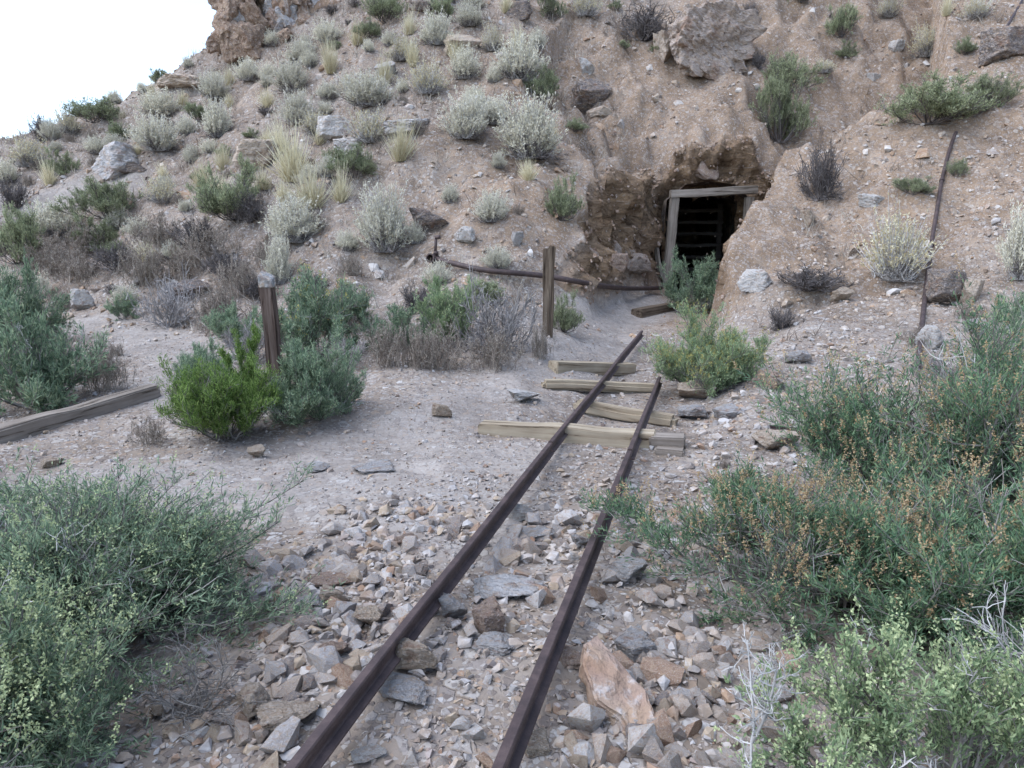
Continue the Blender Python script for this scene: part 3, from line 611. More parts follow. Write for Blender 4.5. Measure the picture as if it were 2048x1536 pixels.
ROCKS = [
 # hillside
 (1186, 222, 76, 60, 'darkrock', 'dark cracked blocky rock jutting from the slope above the portal\'s left', 1), (1200, 240, 44, 32, 'tanrock', 'tan block propping the dark cracked rock above the portal', 2),
 (672, 285, 72, 48, 'white', 'upright white rock among bushes in the middle of the hillside', 0), (690, 312, 74, 40, 'white', 'pale flat-topped rock just below the upright white one', 3),
 (505, 345, 100, 58, 'tanrock', 'broad tan rock left of the golden grass clump', 4), (235, 355, 112, 64, 'greyrock', 'big layered grey rock beside the upper trail', 5),
 (855, 470, 84, 50, 'darkrock', 'dark and white streaked rock above the pipe valve', 6), (928, 492, 50, 46, 'white', 'whitish rock in the bank right of the streaked rock', 2),
 (800, 268, 96, 30, 'greyrock', 'long flat grey slab between two cream bushes', 3), (382, 600, 74, 40, 'darkrock', 'dark squat rock by the dry twigs left of the post', 1),
 (165, 622, 42, 44, 'white', 'small white rock beside the lower trail bend', 0), (1032, 496, 28, 36, 'greyrock', 'small grey rock stuck in the soil bank above the pipe', 4),
 (1512, 582, 72, 42, 'white', 'flat white rock embedded in the bank right of the portal', 5), (1735, 417, 62, 32, 'white', 'white slab sticking out below the grey dead bush', 3),
 (1616, 455, 40, 32, 'tanrock', 'rounded tan rock under the grey dead bush', 6), (1688, 603, 44, 28, 'tanrock', 'small cream angular rock by the fallen branches', 1),
 (1598, 730, 46, 36, 'greyrock', 'lone pale grey rock on gravel right of the track shrub', 2), (1900, 615, 66, 84, 'darkrock', 'dark mottled rock standing right of the hillside pipe', 0),
 (1942, 612, 48, 58, 'tanrock', 'tan wedge rock leaning on the dark mottled rock', 4), (1862, 698, 56, 46, 'white', 'white rock touching the lower end of the hillside pipe', 5),
 (1946, 668, 54, 32, 'greyrock', 'flat grey rock below the tan wedge rock', 3), (1172, 150, 34, 30, 'white', 'small bright white rock near the top of the bare soil', 6),
 (928, 112, 72, 40, 'tanrock', 'lumpy brown rock between cream bushes near the top', 1), (845, 30, 44, 30, 'darkrock', 'dark overhanging rock at the top edge of the hillside', 2),
 (2018, 125, 80, 62, 'darkrock', 'dark ledge rock in the upper right corner', 0), (1040, 40, 56, 34, 'darkrock', 'brown lumpy rock at the top edge left of the tan tuft', 5),
 (1790, 108, 34, 24, 'white', 'white and grey rock left of the upper right tan tuft', 4), (1742, 162, 28, 18, 'white', 'little white rock in the right hand scree', 3),
 (1330, 130, 60, 60, 'tanrock', 'tan jointed block tucked under the big boulder', 6), (775, 155, 46, 30, 'greyrock', 'grey rock behind the upper straw tuft', 1),
 (1268, 566, 62, 78, 'layer', 'rounded mottled rock at the foot of the cut left of the portal', 2), (1232, 556, 46, 50, 'redrock', 'lower tan rock in the dark cut wall', 4),
 (120, 350, 40, 22, 'white', 'pale flat stone lying beside the upper trail', 3), (265, 350, 60, 20, 'darkrock', 'dark ledge beside the layered grey rock', 0),
 # by the track
 (1396, 802, 76, 44, 'tanrock', 'tan boulder at the foot of the track shrub', 1), (1386, 842, 56, 42, 'greyrock', 'white-grey boulder below the tan one beside the track', 2),
 (1448, 842, 66, 34, 'greyrock', 'flat grey layered rock right of the white-grey boulder', 3), (1542, 902, 104, 46, 'tanrock', 'long flat tan boulder behind the orange-tipped shrub', 4),
 (1540, 775, 70, 34, 'redrock', 'reddish flat rock behind the track shrub', 5), (1046, 805, 72, 30, 'white', 'flat pale rock set in the path left of the ties', 6),
 (884, 838, 38, 30, 'tanrock', 'lone tan rock on the path near the long tie', 0), (736, 946, 92, 24, 'greyrock', 'wide flat grey slab embedded in the path', 3),
 (628, 944, 66, 20, 'greyrock', 'flat grey slab in the path left of the wide one', 5), (516, 918, 38, 30, 'tanrock', 'cream stone in front of the bright green shrub', 1),
 (640, 752, 50, 24, 'redrock', 'dark reddish rock under the weeds right of the post', 2), (100, 938, 44, 24, 'tanrock', 'tan stone on gravel below the fallen beam', 4),
 # stony track bed in front
 (826, 1356, 92, 84, 'tanrock', 'golden brown streaked rock wedged against the left rail', 0), (800, 1408, 122, 62, 'greyrock', 'grey rock with rusty rim below the streaked one', 2),
 (742, 1262, 62, 56, 'tanrock', 'boxy tan-grey stone left of the left rail', 1), (968, 1272, 66, 76, 'redrock', 'pointed stone with red base between the rails', 3),
 (1000, 1200, 160, 54, 'greyrock', 'long pointed grey slab between the rails', 4), (572, 1468, 136, 84, 'tanrock', 'large smooth orange-brown rock at the bottom left of the track', 6),
 (500, 1440, 84, 72, 'tanrock', 'ochre rock half hidden by the left foreground shrub', 5), (672, 1180, 98, 44, 'redrock', 'low brown rock at the upper edge of the stony patch', 2),
 (668, 1214, 56, 42, 'tanrock', 'orange block in front of the low brown rock', 0), (1258, 1322, 84, 66, 'greyrock', 'blue-grey stepped slab right of the right rail', 3),
 (1064, 1082, 96, 36, 'greyrock', 'sloping grey slab touching the right rail\'s left side', 1), (1040, 1042, 62, 32, 'white', 'pale blue-grey stone between the rails beyond the slab', 5),
 (1248, 1170, 92, 56, 'greyrock', 'grey rock at the left fringe of the orange-tipped shrub', 4), (1160, 1100, 44, 36, 'greyrock', 'squarish stone against the right rail', 6),
 (816, 1096, 42, 32, 'redrock', 'lone purplish stone on the path left of the left rail', 1), (826, 1150, 54, 20, 'darkrock', 'dark flat stone beside the left rail', 3),
 (1165, 1345, 96, 44, 'redrock', 'maroon rock above the big red slab', 0), (610, 1225, 70, 44, 'greyrock', 'grey stone pair at the left of the stony patch', 2),
 (906, 1245, 58, 60, 'greyrock', 'grey pointed stone right of the left rail', 6), (990, 1310, 92, 44, 'greyrock', 'pale wedge stone in the middle between the rails', 5),
 (1060, 1510, 70, 50, 'tanrock', 'tan-grey stone at the lower right of the right rail', 3), (660, 1320, 66, 40, 'redrock', 'rusty stone by the left shrub\'s edge', 4), (740, 1530, 70, 46, 'white', 'round whitish stone at the bottom between the rails', 1)]
for (px, py, w, h, mat, lab, var) in ROCKS: rock_at(px, py, w, h, mat, lab, var)
# the large layered boulder above the portal
big = rock_at(1402, 160, 158, 138, 'layer', 'huge layered grey boulder perched on the slope above the portal', depth=0.85, rz=0.35, tilt=(0.05, 0.32), sink=0.15, name='boulder', cat='boulder',
           me=boulder_mesh('boulder', 816, M['layer'], 6, 5, 40, 0.10, 0.06, (0.45, 0.1), fq=3.0))
# tilted red slab right of the right rail
bm = bmesh.new()
sl = [(-0.10, 0.26), (-0.02, 0.30), (0.15, -0.02), (0.17, -0.22), (0.06, -0.24), (-0.10, -0.06), (-0.13, 0.12)]
bot = [bm.verts.new((x * 1.03, y * 1.03, -0.05)) for x, y in sl]; top = [bm.verts.new((x, y, 0.03 + 0.03 * (y))) for x, y in sl]
bm.faces.new(bot[::-1]); bm.faces.new(top)
for i in range(len(sl)): bm.faces.new([bot[i], bot[(i + 1) % len(sl)], top[(i + 1) % len(sl)], top[i]])
bmesh.ops.bevel(bm, geom=list(bm.edges), offset=0.012, segments=2, affect='EDGES')
bmesh.ops.triangulate(bm, faces=bm.faces); bmesh.ops.subdivide_edges(bm, edges=list(bm.edges), cuts=3, use_grid_fill=True)
for v in bm.verts: v.co.z += float(0.016 * fbm(v.co.x * 12, v.co.y * 12, v.co.z * 12, 4, 4)); v.co.x += float(0.02 * vnoise(v.co.x * 14, v.co.y * 14, v.co.z * 14, 5)); v.co.y += float(0.02 * vnoise(v.co.x * 14, v.co.y * 14, v.co.z * 14, 6))
slab = link('rock_slab', bm_mesh('rock_slab', bm, M['redrock'])); b_, _t = hit(1225, 1420)
slab.location = b_ + np.array([0, 0, 0.055]); slab.rotation_euler = (0.32, 0.05, 0.12); slab.scale = (0.66, 0.72, 0.9)
tag(slab, 'large flat reddish slab tilted up beside the right rail', 'rock')
# crag on the skyline
cr = bpy.data.objects.new('rock_crag', None); col.objects.link(cr); b_, t_ = hit(560, 108); cr.location = b_
tag(cr, 'brown rock crag rising against the sky at top left', 'crag')
def crag_part(nm, c0, sc, seed, rz=0.0, mt='crag'):
    o = link(nm, boulder_mesh(nm, seed, M[mt], 6, 12, 26, 0.13, 0.02, (0.2, 0.1), 0.25, fq=4.0), cr); o.location = c0; o.scale = sc; o.rotation_euler = (0, 0, rz)
crag_part('block', (-1.75, 1.9, 1.2), (0.85, 0.9, 2.6), 907, 0.3); crag_part('block', (-0.2, 2.2, 1.5), (2.1, 1.7, 3.1), 901, 0.1); crag_part('block', (1.9, 2.3, 1.7), (1.6, 1.4, 2.2), 915, 0.4); crag_part('block', (3.5, 2.6, 2.6), (1.4, 1.2, 1.5), 917, 0.2)
rk_ = np.random.default_rng(19)
CB = [boulder_mesh('crag_block', 950 + i * 3, M[('crag', 'greyrock', 'crag', 'darkrock', 'crag', 'redrock')[i]], 4, 8, 40, 0.15, 0.03 if i % 2 else 0.0, (0.3, 0.2), 0.14, fq=3.4) for i in range(6)]
crag_part('block', (4.7, 3.0, 3.0), (1.3, 1.1, 1.3), 919, 0.5)
for i in range(80):
    xx = rk_.uniform(-2.3, 4.8); zz = rk_.uniform(-0.1, 3.9) * (1 if xx < 1.6 else .8) + (0.9 if xx > 2 else 0); yy = 0.35 + 0.40 * zz + rk_.uniform(-.15, .35) + 0.25 * max(0, xx); q_ = rk_.uniform(.22, .62)
    o = link('block', CB[i % 6], cr); o.location = (xx, yy, zz); o.scale = (q_ * rk_.uniform(.8, 1.3), q_ * .9, q_ * rk_.uniform(.8, 1.4)); o.rotation_euler = tuple(rk_.uniform(-.5, .5, 3))
ledge = rock_at(356, 186, 120, 40, 'tanrock', 'low brown ledge on the skyline left of the crag', 2, name='rock_ledge', cat='rock')

# ---------------------------------------------------------------- loose stones and gravel
def hull_mesh(seed, npt, flat=0.65):
    r = np.random.default_rng(seed); pts = r.normal(size=(npt, 3)); pts /= np.linalg.norm(pts, axis=1, keepdims=True); pts *= r.uniform(0.75, 1.0, (npt, 1)); pts *= (1, r.uniform(0.6, 0.9), r.uniform(0.42, 0.85) * flat / 0.65)
    bm = bmesh.new(); [bm.verts.new(p) for p in pts]; bmesh.ops.convex_hull(bm, input=list(bm.verts))
    for v in [v for v in bm.verts if not v.link_faces]: bm.verts.remove(v)
    bmesh.ops.triangulate(bm, faces=bm.faces); bm.verts.index_update()
    V = np.array([v.co[:] for v in bm.verts]); Ff = np.array([[v.index for v in f.verts] for f in bm.faces]); bm.free(); return V, Ff
SH = [hull_mesh(1000 + i, 11) for i in range(16)]; GH = [hull_mesh(2000 + i, 7) for i in range(16)]
RS = np.random.default_rng(77)
def rails_d(x, y): return np.minimum(pl_dist(LP[::4, :2].tolist() + LQ[::6, :2].tolist(), x, y), pl_dist(RP[::4, :2].tolist() + RQ[::6, :2].tolist(), x, y))
def pathm(x, y):
    p = np.zeros(x.shape)
    for wp, w in PATH_W: p = np.maximum(p, 1 - sstep(w - 0.25, w + 0.35, pl_dist(wp, x, y)))
    return p
def scatter(n, xr, yr, smin, smax, power, dens, wedge=True):
    x = RS.uniform(*xr, n); y = RS.uniform(*yr, n)
    keep = RS.uniform(size=n) < dens(x, y)
    if wedge: keep &= np.abs(x) < 0.78 * y + 1.2
    x, y = x[keep], y[keep]; u = RS.uniform(size=len(x)); s = smin * (smax / smin) ** (u ** power)
    return np.stack([x, y, s], -1)
trk = lambda x, y: np.abs(x - (0.286 * (y - 2) - 0.33))
A = [scatter(2600, (-1.9, 1.9), (1.4, 4.0), .036, .10, 1.6, lambda x, y: (1 - sstep(0.9, 1.4, trk(x, y))) * np.where(fbm(x * 1.6, y * 1.6, 0, 2, 3) > -0.2, .9, .2)),
     scatter(5200, (-1.7, 1.6), (1.3, 4.4), .014, .055, 1.5, lambda x, y: (1 - sstep(0.75, 1.25, trk(x, y))) * (1 - 0.75 * sstep(3.2, 4.3, y)) * np.where(fbm(x * 1.6, y * 1.6, 0, 2, 3) > -0.28, 1, .25)),
     scatter(1500, (-0.6, 2.4), (4.0, 8.5), .014, .045, 2.2, lambda x, y: (1 - sstep(0.5, 1.1, trk(x, y))) * 0.6),
     scatter(2600, (0.9, 4.2), (4.2, 9.0), .018, .075, 2.0, lambda x, y: sstep(0.5, 0.9, trk(x, y)) * 0.75 * (x > 0.286 * (y - 2))),
     scatter(25000, (-7, 7), (1.3, 9.5), .006, .024, 2.4, lambda x, y: 0.9 - 0.12 * pathm(x, y)),
     scatter(9000, (-1.9, 1.9), (1.3, 4.6), .008, .03, 1.6, lambda x, y: (1 - sstep(0.85, 1.4, trk(x, y))) * 0.9),
     scatter(11000, (-5, 2.5), (3.0, 9.0), .005, .012, 1.6, lambda x, y: 0.15 + 0.85 * pathm(x, y)),
     scatter(5000, (-7.5, 0.5), (4.5, 9.8), .010, .04, 2.6, lambda x, y: 0.8 - 0.55 * pathm(x, y)),
     scatter(30000, (-16, 11), (9.3, 24), .014, .07, 2.2, lambda x, y: 0.55 - 0.45 * pathm(x, y) + 0.35 * fbm(x * 0.7, y * 0.7, 0, 2, 44)),
     scatter(4200, (-15, 10), (10, 24), .05, .17, 2.3, lambda x, y: 0.45 + 0.4 * fbm(x * 0.6, y * 0.6, 0, 2, 45)),
     scatter(2500, (4, 9), (6.5, 13), .015, .06, 2.0, lambda x, y: 0.8 + 0 * x)]
S = np.concatenate(A)
S = S[~((S[:, 1] > 10.8) & (S[:, 1] < 16.5) & (np.abs(S[:, 0] - axis_x(S[:, 1])) < 1.9) & (S[:, 2] > 0.03))]
rd = rails_d(S[:, 0], S[:, 1]); S = S[rd > np.minimum(S[:, 2], 0.06) * 0.9 + 0.012]
SZ = height(S[:, 0], S[:, 1]); e_ = 0.05
nxs = -(height(S[:, 0] + e_, S[:, 1]) - SZ) / e_; nys = -(height(S[:, 0], S[:, 1] + e_) - SZ) / e_
nn = np.stack([nxs, nys, np.ones_like(nxs)], -1); nn /= np.linalg.norm(nn, axis=1, keepdims=True)
nn += RS.normal(size=nn.shape) * 0.28; nn /= np.linalg.norm(nn, axis=1, keepdims=True)
ang = RS.uniform(0, 2 * np.pi, len(S)); ref = np.stack([np.cos(ang), np.sin(ang), np.zeros(len(S))], -1)
tx = ref - nn * (ref * nn).sum(1, keepdims=True); tx /= np.linalg.norm(tx, axis=1, keepdims=True); ty = np.cross(nn, tx)
ROT = np.stack([tx, ty, nn], -1)                             # columns are the axes
pos = np.stack([S[:, 0], S[:, 1], SZ + S[:, 2] * RS.uniform(-0.08, 0.30, len(S))], -1)
dist = np.linalg.norm(pos - [0, 0, CAM_H], axis=1)
fw = pos[:, 1] * CP - (pos[:, 2] - CAM_H) * SP; upc = pos[:, 1] * SP + (pos[:, 2] - CAM_H) * CP
infr = (fw > 0.5) & (np.abs(pos[:, 0] / fw) < 0.70) & (np.abs(upc / fw) < 0.525)
app = S[:, 2] / dist * infr * np.where(pos[:, 1] < 9, 1.25, 1.0)
order = np.argsort(-app); n_ind = 300
SM = [mesh_np('stone', V, Ff, M['stone']) for V, Ff in SH]
for i in order[:n_ind]:
    o = link('stone', SM[i % 16], ground); m4 = Matrix([list(r) for r in ROT[i]]).to_4x4()
    o.matrix_local = Matrix.Translation(pos[i]) @ m4 @ Matrix.Diagonal((*([S[i, 2]] * 3), 1))
rest = order[n_ind:]
def unit_(v): return v / np.maximum(np.linalg.norm(v, axis=-1, keepdims=True), 1e-9)
def join(idx, lib, name, mt='stone'):
    VV, FF, TT, off = [], [], [], 0
    lab = RS.integers(0, 16, len(idx)); tn = RS.uniform(size=len(idx))
    for k in range(16):
        ii = idx[lab == k]; V, Ff = lib[k]
        if not len(ii): continue
        W = np.einsum('nij,vj->nvi', ROT[ii], V) * S[ii, 2][:, None, None] + pos[ii][:, None]
        FF.append((Ff[None] + (np.arange(len(ii)) * len(V))[:, None, None]).reshape(-1, 3) + off); VV.append(W.reshape(-1, 3)); TT.append(np.repeat(tn[lab == k], len(V))); off += len(ii) * len(V)
    o = link(name, mesh_np(name, np.concatenate(VV), np.concatenate(FF), M[mt], False, np.concatenate(TT)), ground); tag(o, kind='stuff'); return o
far_ = S[rest, 1] > 9.3
wv = np.argwhere((rock > .15) & (GY > 11.2) & (GY < 18)); wv = wv[RS.integers(0, len(wv), 2600)]; wp_ = P[wv[:, 0], wv[:, 1]]; wn_ = N[wv[:, 0], wv[:, 1]]
okw = ~((np.abs(wp_[:, 0] - DOOR_X) < 0.95) & (wp_[:, 2] < 2.65) & (wp_[:, 1] > 14.9)); wp_, wn_ = wp_[okw], wn_[okw]; ws_ = .018 * (4.5 ** (RS.uniform(size=len(wp_)) ** 1.8)); n0_ = len(S)
wn_ = unit_(wn_ + RS.normal(size=wn_.shape) * .4); wr_ = RS.normal(size=wn_.shape); wt_ = unit_(wr_ - wn_ * (wr_ * wn_).sum(1, keepdims=True))
ROT = np.concatenate([ROT, np.stack([wt_, np.cross(wn_, wt_), wn_], -1)]); pos = np.concatenate([pos, wp_ + wn_ * ws_[:, None] * .1]); S = np.concatenate([S, np.c_[wp_[:, :2], ws_]])
join(np.arange(n0_, len(S)), SH, 'wall_rubble', 'crag')
join(rest[(S[rest, 2] > .028) & ~far_], SH, 'rubble'); join(rest[(S[rest, 2] <= .028) & ~far_], GH, 'gravel')
join(rest[(S[rest, 2] > .028) & far_], SH, 'scree', 'hillstone'); join(rest[(S[rest, 2] <= .028) & far_], GH, 'fine_scree', 'hillstone')

# ---------------------------------------------------------------- plants
def unit(v): return v / np.maximum(np.linalg.norm(v, axis=-1, keepdims=True), 1e-9)
def grow(r, P0, D, L, K, wig, up=0.0, out=None):
    """polylines: start P0 (n,3), heading D, length L; K points, wandering by wig, bending upwards by up"""
    n = len(P0); pts = np.zeros((n, K, 3)); pts[:, 0] = P0; d = unit(D.copy()); st = (L / (K - 1))[:, None]
    for k in range(1, K):
        d = unit(d + r.normal(size=(n, 3)) * wig + np.array([0, 0, up])); pts[:, k] = pts[:, k - 1] + d * st
    return pts
def pick(r, lines, m, t0=0.25, t1=1.0):
    """m start points on each line: positions and tangents"""
    n, K, _ = lines.shape; t = r.uniform(t0, t1, (n, m)) * (K - 1); i = np.minimum(t.astype(int), K - 2); f = (t - i)[..., None]
    a = np.take_along_axis(lines, i[..., None].repeat(3, -1), 1); b = np.take_along_axis(lines, (i + 1)[..., None].repeat(3, -1), 1)
    return (a + (b - a) * f).reshape(-1, 3), unit(b - a).reshape(-1, 3), (t / (K - 1)).ravel()
def tubes(lines, r0, r1, sides=3):
    n, K, _ = lines.shape
    T = np.zeros_like(lines); T[:, 1:-1] = lines[:, 2:] - lines[:, :-2]; T[:, 0] = lines[:, 1] - lines[:, 0]; T[:, -1] = lines[:, -1] - lines[:, -2]; T = unit(T)
    S_ = unit(np.cross(T, np.array([0.31, 0.52, 0.79]))); U = np.cross(T, S_)
    rad = (np.asarray(r0).reshape(-1, 1) * (1 - np.linspace(0, 1, K)) + np.asarray(r1).reshape(-1, 1) * np.linspace(0, 1, K)) * np.ones((n, 1))
    ring_ = [np.cos(2 * np.pi * j / sides) * S_ + np.sin(2 * np.pi * j / sides) * U for j in range(sides)]
    V = np.stack([lines + q_ * rad[..., None] for q_ in ring_], 2)          # n,K,sides,3
    b = (np.arange(n) * K * sides)[:, None, None]; k = (np.arange(K - 1) * sides)[None, :, None]; j = np.arange(sides)[None, None]; j2 = (j + 1) % sides
    Fq = np.stack([b + k + j, b + k + j2, b + k + sides + j2, b + k + sides + j], -1).reshape(-1, 4)
    return V.reshape(-1, 3), Fq
def blades(P0, D, L, W, r, fold=0.25):
    """diamond leaves: one folded quad each"""
    n = len(P0); D = unit(D); s = unit(np.cross(D, unit(r.normal(size=(n, 3))))); nr = np.cross(D, s); L = np.asarray(L).reshape(-1, 1); W = np.asarray(W).reshape(-1, 1)
    m = P0 + D * L * 0.48
    V = np.stack([P0, m + s * W * .5 + nr * W * fold, P0 + D * L, m - s * W * .5 + nr * W * fold], 1).reshape(-1, 3)
    return V, np.arange(4 * n).reshape(n, 4)
def cat_mesh(name, parts, mat, smooth=False, lo=0.0, hi=1.0, r=None, per=None):
    V = np.concatenate([p[0] for p in parts]); off = np.cumsum([0] + [len(p[0]) for p in parts[:-1]])
    Fq = np.concatenate([p[1] + o for p, o in zip(parts, off)])
    g = per or 4; n = -(-len(V) // g); t = np.repeat(r.uniform(lo, hi, n), g)[:len(V)]
    return mesh_np(name, V, Fq, mat, smooth, t)
def dome(r, n, R, H, tmin=0.05, tmax=1.35, base=0.12, bias=0.75):
    th = tmin + (tmax - tmin) * r.uniform(size=n) ** bias; ph = r.uniform(0, 2 * np.pi, n)
    D = np.stack([np.sin(th) * np.cos(ph), np.sin(th) * np.sin(ph), np.cos(th)], -1)
    L = 1 / np.sqrt((np.sin(th) / R) ** 2 + (np.cos(th) / H) ** 2)
    L = L * (1 + 0.38 * vnoise(D[:, 0] * 2.3, D[:, 1] * 2.3, D[:, 2] * 2.3, int(r.integers(1000))))
    P0 = np.stack([base * R * r.normal(size=n) * 0.5, base * R * r.normal(size=n) * 0.5, np.full(n, -0.03 * H)], -1)
    return P0, D, L
def fit(ls, R, H):
    e = np.concatenate([s.reshape(-1, 3) for s in ls]); k = R / np.quantile(np.hypot(e[:, 0], e[:, 1]), .985); kz = H / np.quantile(e[:, 2], .985)
    for s in ls: s[..., :2] *= k; s[..., 2] = np.maximum(s[..., 2] * kz, .008)
def ribbon(r, lines, w0, w1):
    n, K, _ = lines.shape; t = unit(lines[:, -1] - lines[:, 0]); s = unit(np.cross(t, r.normal(size=(n, 3))))[:, None]
    w = (np.linspace(1, 0, K)[None, :, None] * w0 + np.linspace(0, 1, K)[None, :, None] * w1) * r.uniform(.7, 1.3, (n, 1, 1))
    V = np.stack([lines - s * w / 2, lines + s * w / 2], 2).reshape(-1, 3)
    b = (np.arange(n) * K * 2)[:, None]; k = (np.arange(K - 1) * 2)[None]
    return V, np.stack([b + k, b + k + 1, b + k + 3, b + k + 2], -1).reshape(-1, 4)
def leafy(seed, R, H, n0, n1, n2, nl, ll, lw, leaf, tips=None, tip_frac=0.3, tip_n=16, tip_len=0.07, tip_size=0.012, bark='bark', dead=0, droop=0.10, side=0.5, spread=0.03, lsz=0.35, twig_r=0.0016, deadmat='paletwig', up=0.35, tmax=1.4):
    """a leafy shrub: branching stems, leaves along the outer twigs, optional flower spikes and bleached dead twigs"""
    r = np.random.default_rng(seed); out = []
    P0, D, L = dome(r, n0, R, H, tmax=tmax); s0 = grow(r, P0, D * (1, 1, 0.8), L * r.uniform(.62, .95, n0), 7, 0.16, droop)
    p1, t1, _ = pick(r, s0, n1, .3, 1.0); s1 = grow(r, p1, t1 + r.normal(size=t1.shape) * side + (0, 0, .2), R * r.uniform(.22, .42, len(p1)), 6, 0.16, 0.06)
    p2, t2, _ = pick(r, s1, n2, .15, 1.0); s2 = grow(r, p2, t2 + r.normal(size=t2.shape) * side * 1.1 + (0, 0, up), R * r.uniform(.10, .22, len(p2)), 5, 0.14, 0.08)
    fit((s0, s1, s2), R, H)
    sc = math.sqrt(R)
    out.append(('stems', cat_mesh('stems', [tubes(s0, .010 * sc, .004 * sc), tubes(s1[:, [0, 2, 3, 5]], .004 * sc, .002 * sc), ribbon(r, s2[:, ::2], twig_r * 2.2, twig_r * 1.3)], M[bark], r=r, per=15), None))
    lp, lt, tt = pick(r, s2, nl, .05, 1.0); n = len(lp)
    p1l, t1l, _ = pick(r, s1, max(2, nl // 3), .5, 1.0); lp = np.concatenate([lp, p1l]); lt = np.concatenate([lt, t1l]); n = len(lp)
    dirs = unit(lt * 0.8 + r.normal(size=(n, 3)) * 0.55 + (0, 0, .25)); lp = lp + r.normal(size=(n, 3)) * spread * 0.25
    lp[:, 2] = np.maximum(lp[:, 2], 0.015)
    pn = vnoise(lp[:, 0] / R * 3.2, lp[:, 1] / R * 3.2, lp[:, 2] / R * 3.2, seed % 53); keep = r.uniform(size=n) < np.clip(0.78 + 1.1 * pn, 0.12, 1.0)
    lp, dirs = lp[keep], dirs[keep]; n = len(lp)
    out.append(('leaves', cat_mesh('leaves', [blades(lp, dirs, ll * r.uniform(1 - lsz, 1 + lsz, n), lw * r.uniform(.8, 1.2, n), r)], M[leaf], r=r), 'stuff'))
    if tips:
        ends = s2[:, -1]; et = unit(s2[:, -1] - s2[:, -2] + (0, 0, .04)); hi = ends[:, 2] + 0.25 * np.hypot(ends[:, 0], ends[:, 1]); sel = (r.uniform(size=len(ends)) < tip_frac) & (hi > np.quantile(hi, .35))
        e, t = ends[sel], et[sel]; L_ = tip_len * r.uniform(.5, 1.3, len(e)); k = r.uniform(0, 1, (len(e), tip_n))
        rad = tip_size * 0.9 * (1.1 - k)
        pp_ = e[:, None] + t[:, None] * (k * L_[:, None])[..., None] + r.normal(size=(len(e), tip_n, 3)) * rad[..., None]
        pp_ = pp_.reshape(-1, 3); dd = unit(np.repeat(t, tip_n, 0) * .5 + r.normal(size=pp_.shape))
        out.append(('flower_spikes' if tips in ('orange', 'yellowtip') else 'shoot_tips', cat_mesh('shoot_tips', [blades(pp_, dd, tip_size * r.uniform(.7, 1.3, len(pp_)), tip_size * .7 * np.ones(len(pp_)), r)], M[tips], r=r), 'stuff'))
    if dead:
        P0, D, L = dome(r, dead, R, H, tmax=1.2); d0 = grow(r, P0, D, L * r.uniform(.8, 1.08, dead), 8, 0.16, .05)
        q1, u1, _ = pick(r, d0, 7, .45, 1.0); d1 = grow(r, q1, u1 + r.normal(size=u1.shape) * .8, R * r.uniform(.08, .2, len(q1)), 5, .25, .02)
        q2, u2, _ = pick(r, d1, 4, .2, 1.0); d2 = grow(r, q2, u2 + r.normal(size=u2.shape) * .9, R * r.uniform(.03, .07, len(q2)), 3, .2)
        out.append(('dead_twigs', cat_mesh('dead_twigs', [tubes(d0, .004 * sc, .002 * sc), tubes(d1, .0022, .0012), ribbon(r, d2, .003, .0018)], M[deadmat], r=r, per=12), None))
    return out
def twiggy(seed, R, H, n0, n1, n2, mat, leafmat=None, nl=0, th=1.0, tmax=1.3, heads=False, base=.12):
    """a leafless shrub or dry weed"""
    r = np.random.default_rng(seed)
    P0, D, L = dome(r, n0, R, H, tmax=tmax, base=base); s0 = grow(r, P0, D, L * r.uniform(.6, 1.0, n0), 7, 0.17, .06)
    p1, t1, _ = pick(r, s0, n1, .2, 1.0); s1 = grow(r, p1, t1 + r.normal(size=t1.shape) * .6, R * r.uniform(.2, .45, len(p1)), 5, .2, .05)
    p2, t2, _ = pick(r, s1, n2, .2, 1.0); s2 = grow(r, p2, t2 + r.normal(size=t2.shape) * .7, R * r.uniform(.08, .2, len(p2)), 4, .2, .03)
    fit((s0, s1, s2), R, H)
    out = [('twigs', cat_mesh('twigs', [tubes(s0, .009 * th, .0045 * th), tubes(s1, .0048 * th, .003 * th), ribbon(r, s2, .0075 * th, .0045 * th)], M[mat], r=r, per=12), None)]
    if leafmat:
        lp, lt, _ = pick(r, s2, nl, .3, 1.0); n = len(lp)
        out.append(('seed_heads' if heads else 'leaves', cat_mesh('leaves', [blades(lp, lt * .5 + r.normal(size=lt.shape) * .6, R * r.uniform(.03, .06, n), R * .018 * np.ones(n), r)], M[leafmat], r=r), 'stuff'))
    return out
def grass(seed, R, H, n, mat, tmax=0.75, w=0.014, skirt=True, bend=-0.05):
    r = np.random.default_rng(seed)
    P0, D, L = dome(r, n, R * 1.15, H, tmin=0.02, tmax=tmax, base=0.30, bias=.8); ln = grow(r, P0, D, L * r.uniform(.55, 1.12, n), 5, .06, bend)
    fit((ln,), R, H)
    V, Fq = ribbon(r, ln, w, w * .35); g = np.repeat(r.uniform(0, .55, n), 10) + np.tile(np.repeat(np.linspace(0, .45, 5), 2), n)
    return [('blades', mesh_np('blades', V, Fq, M[mat], False, g), 'stuff')]
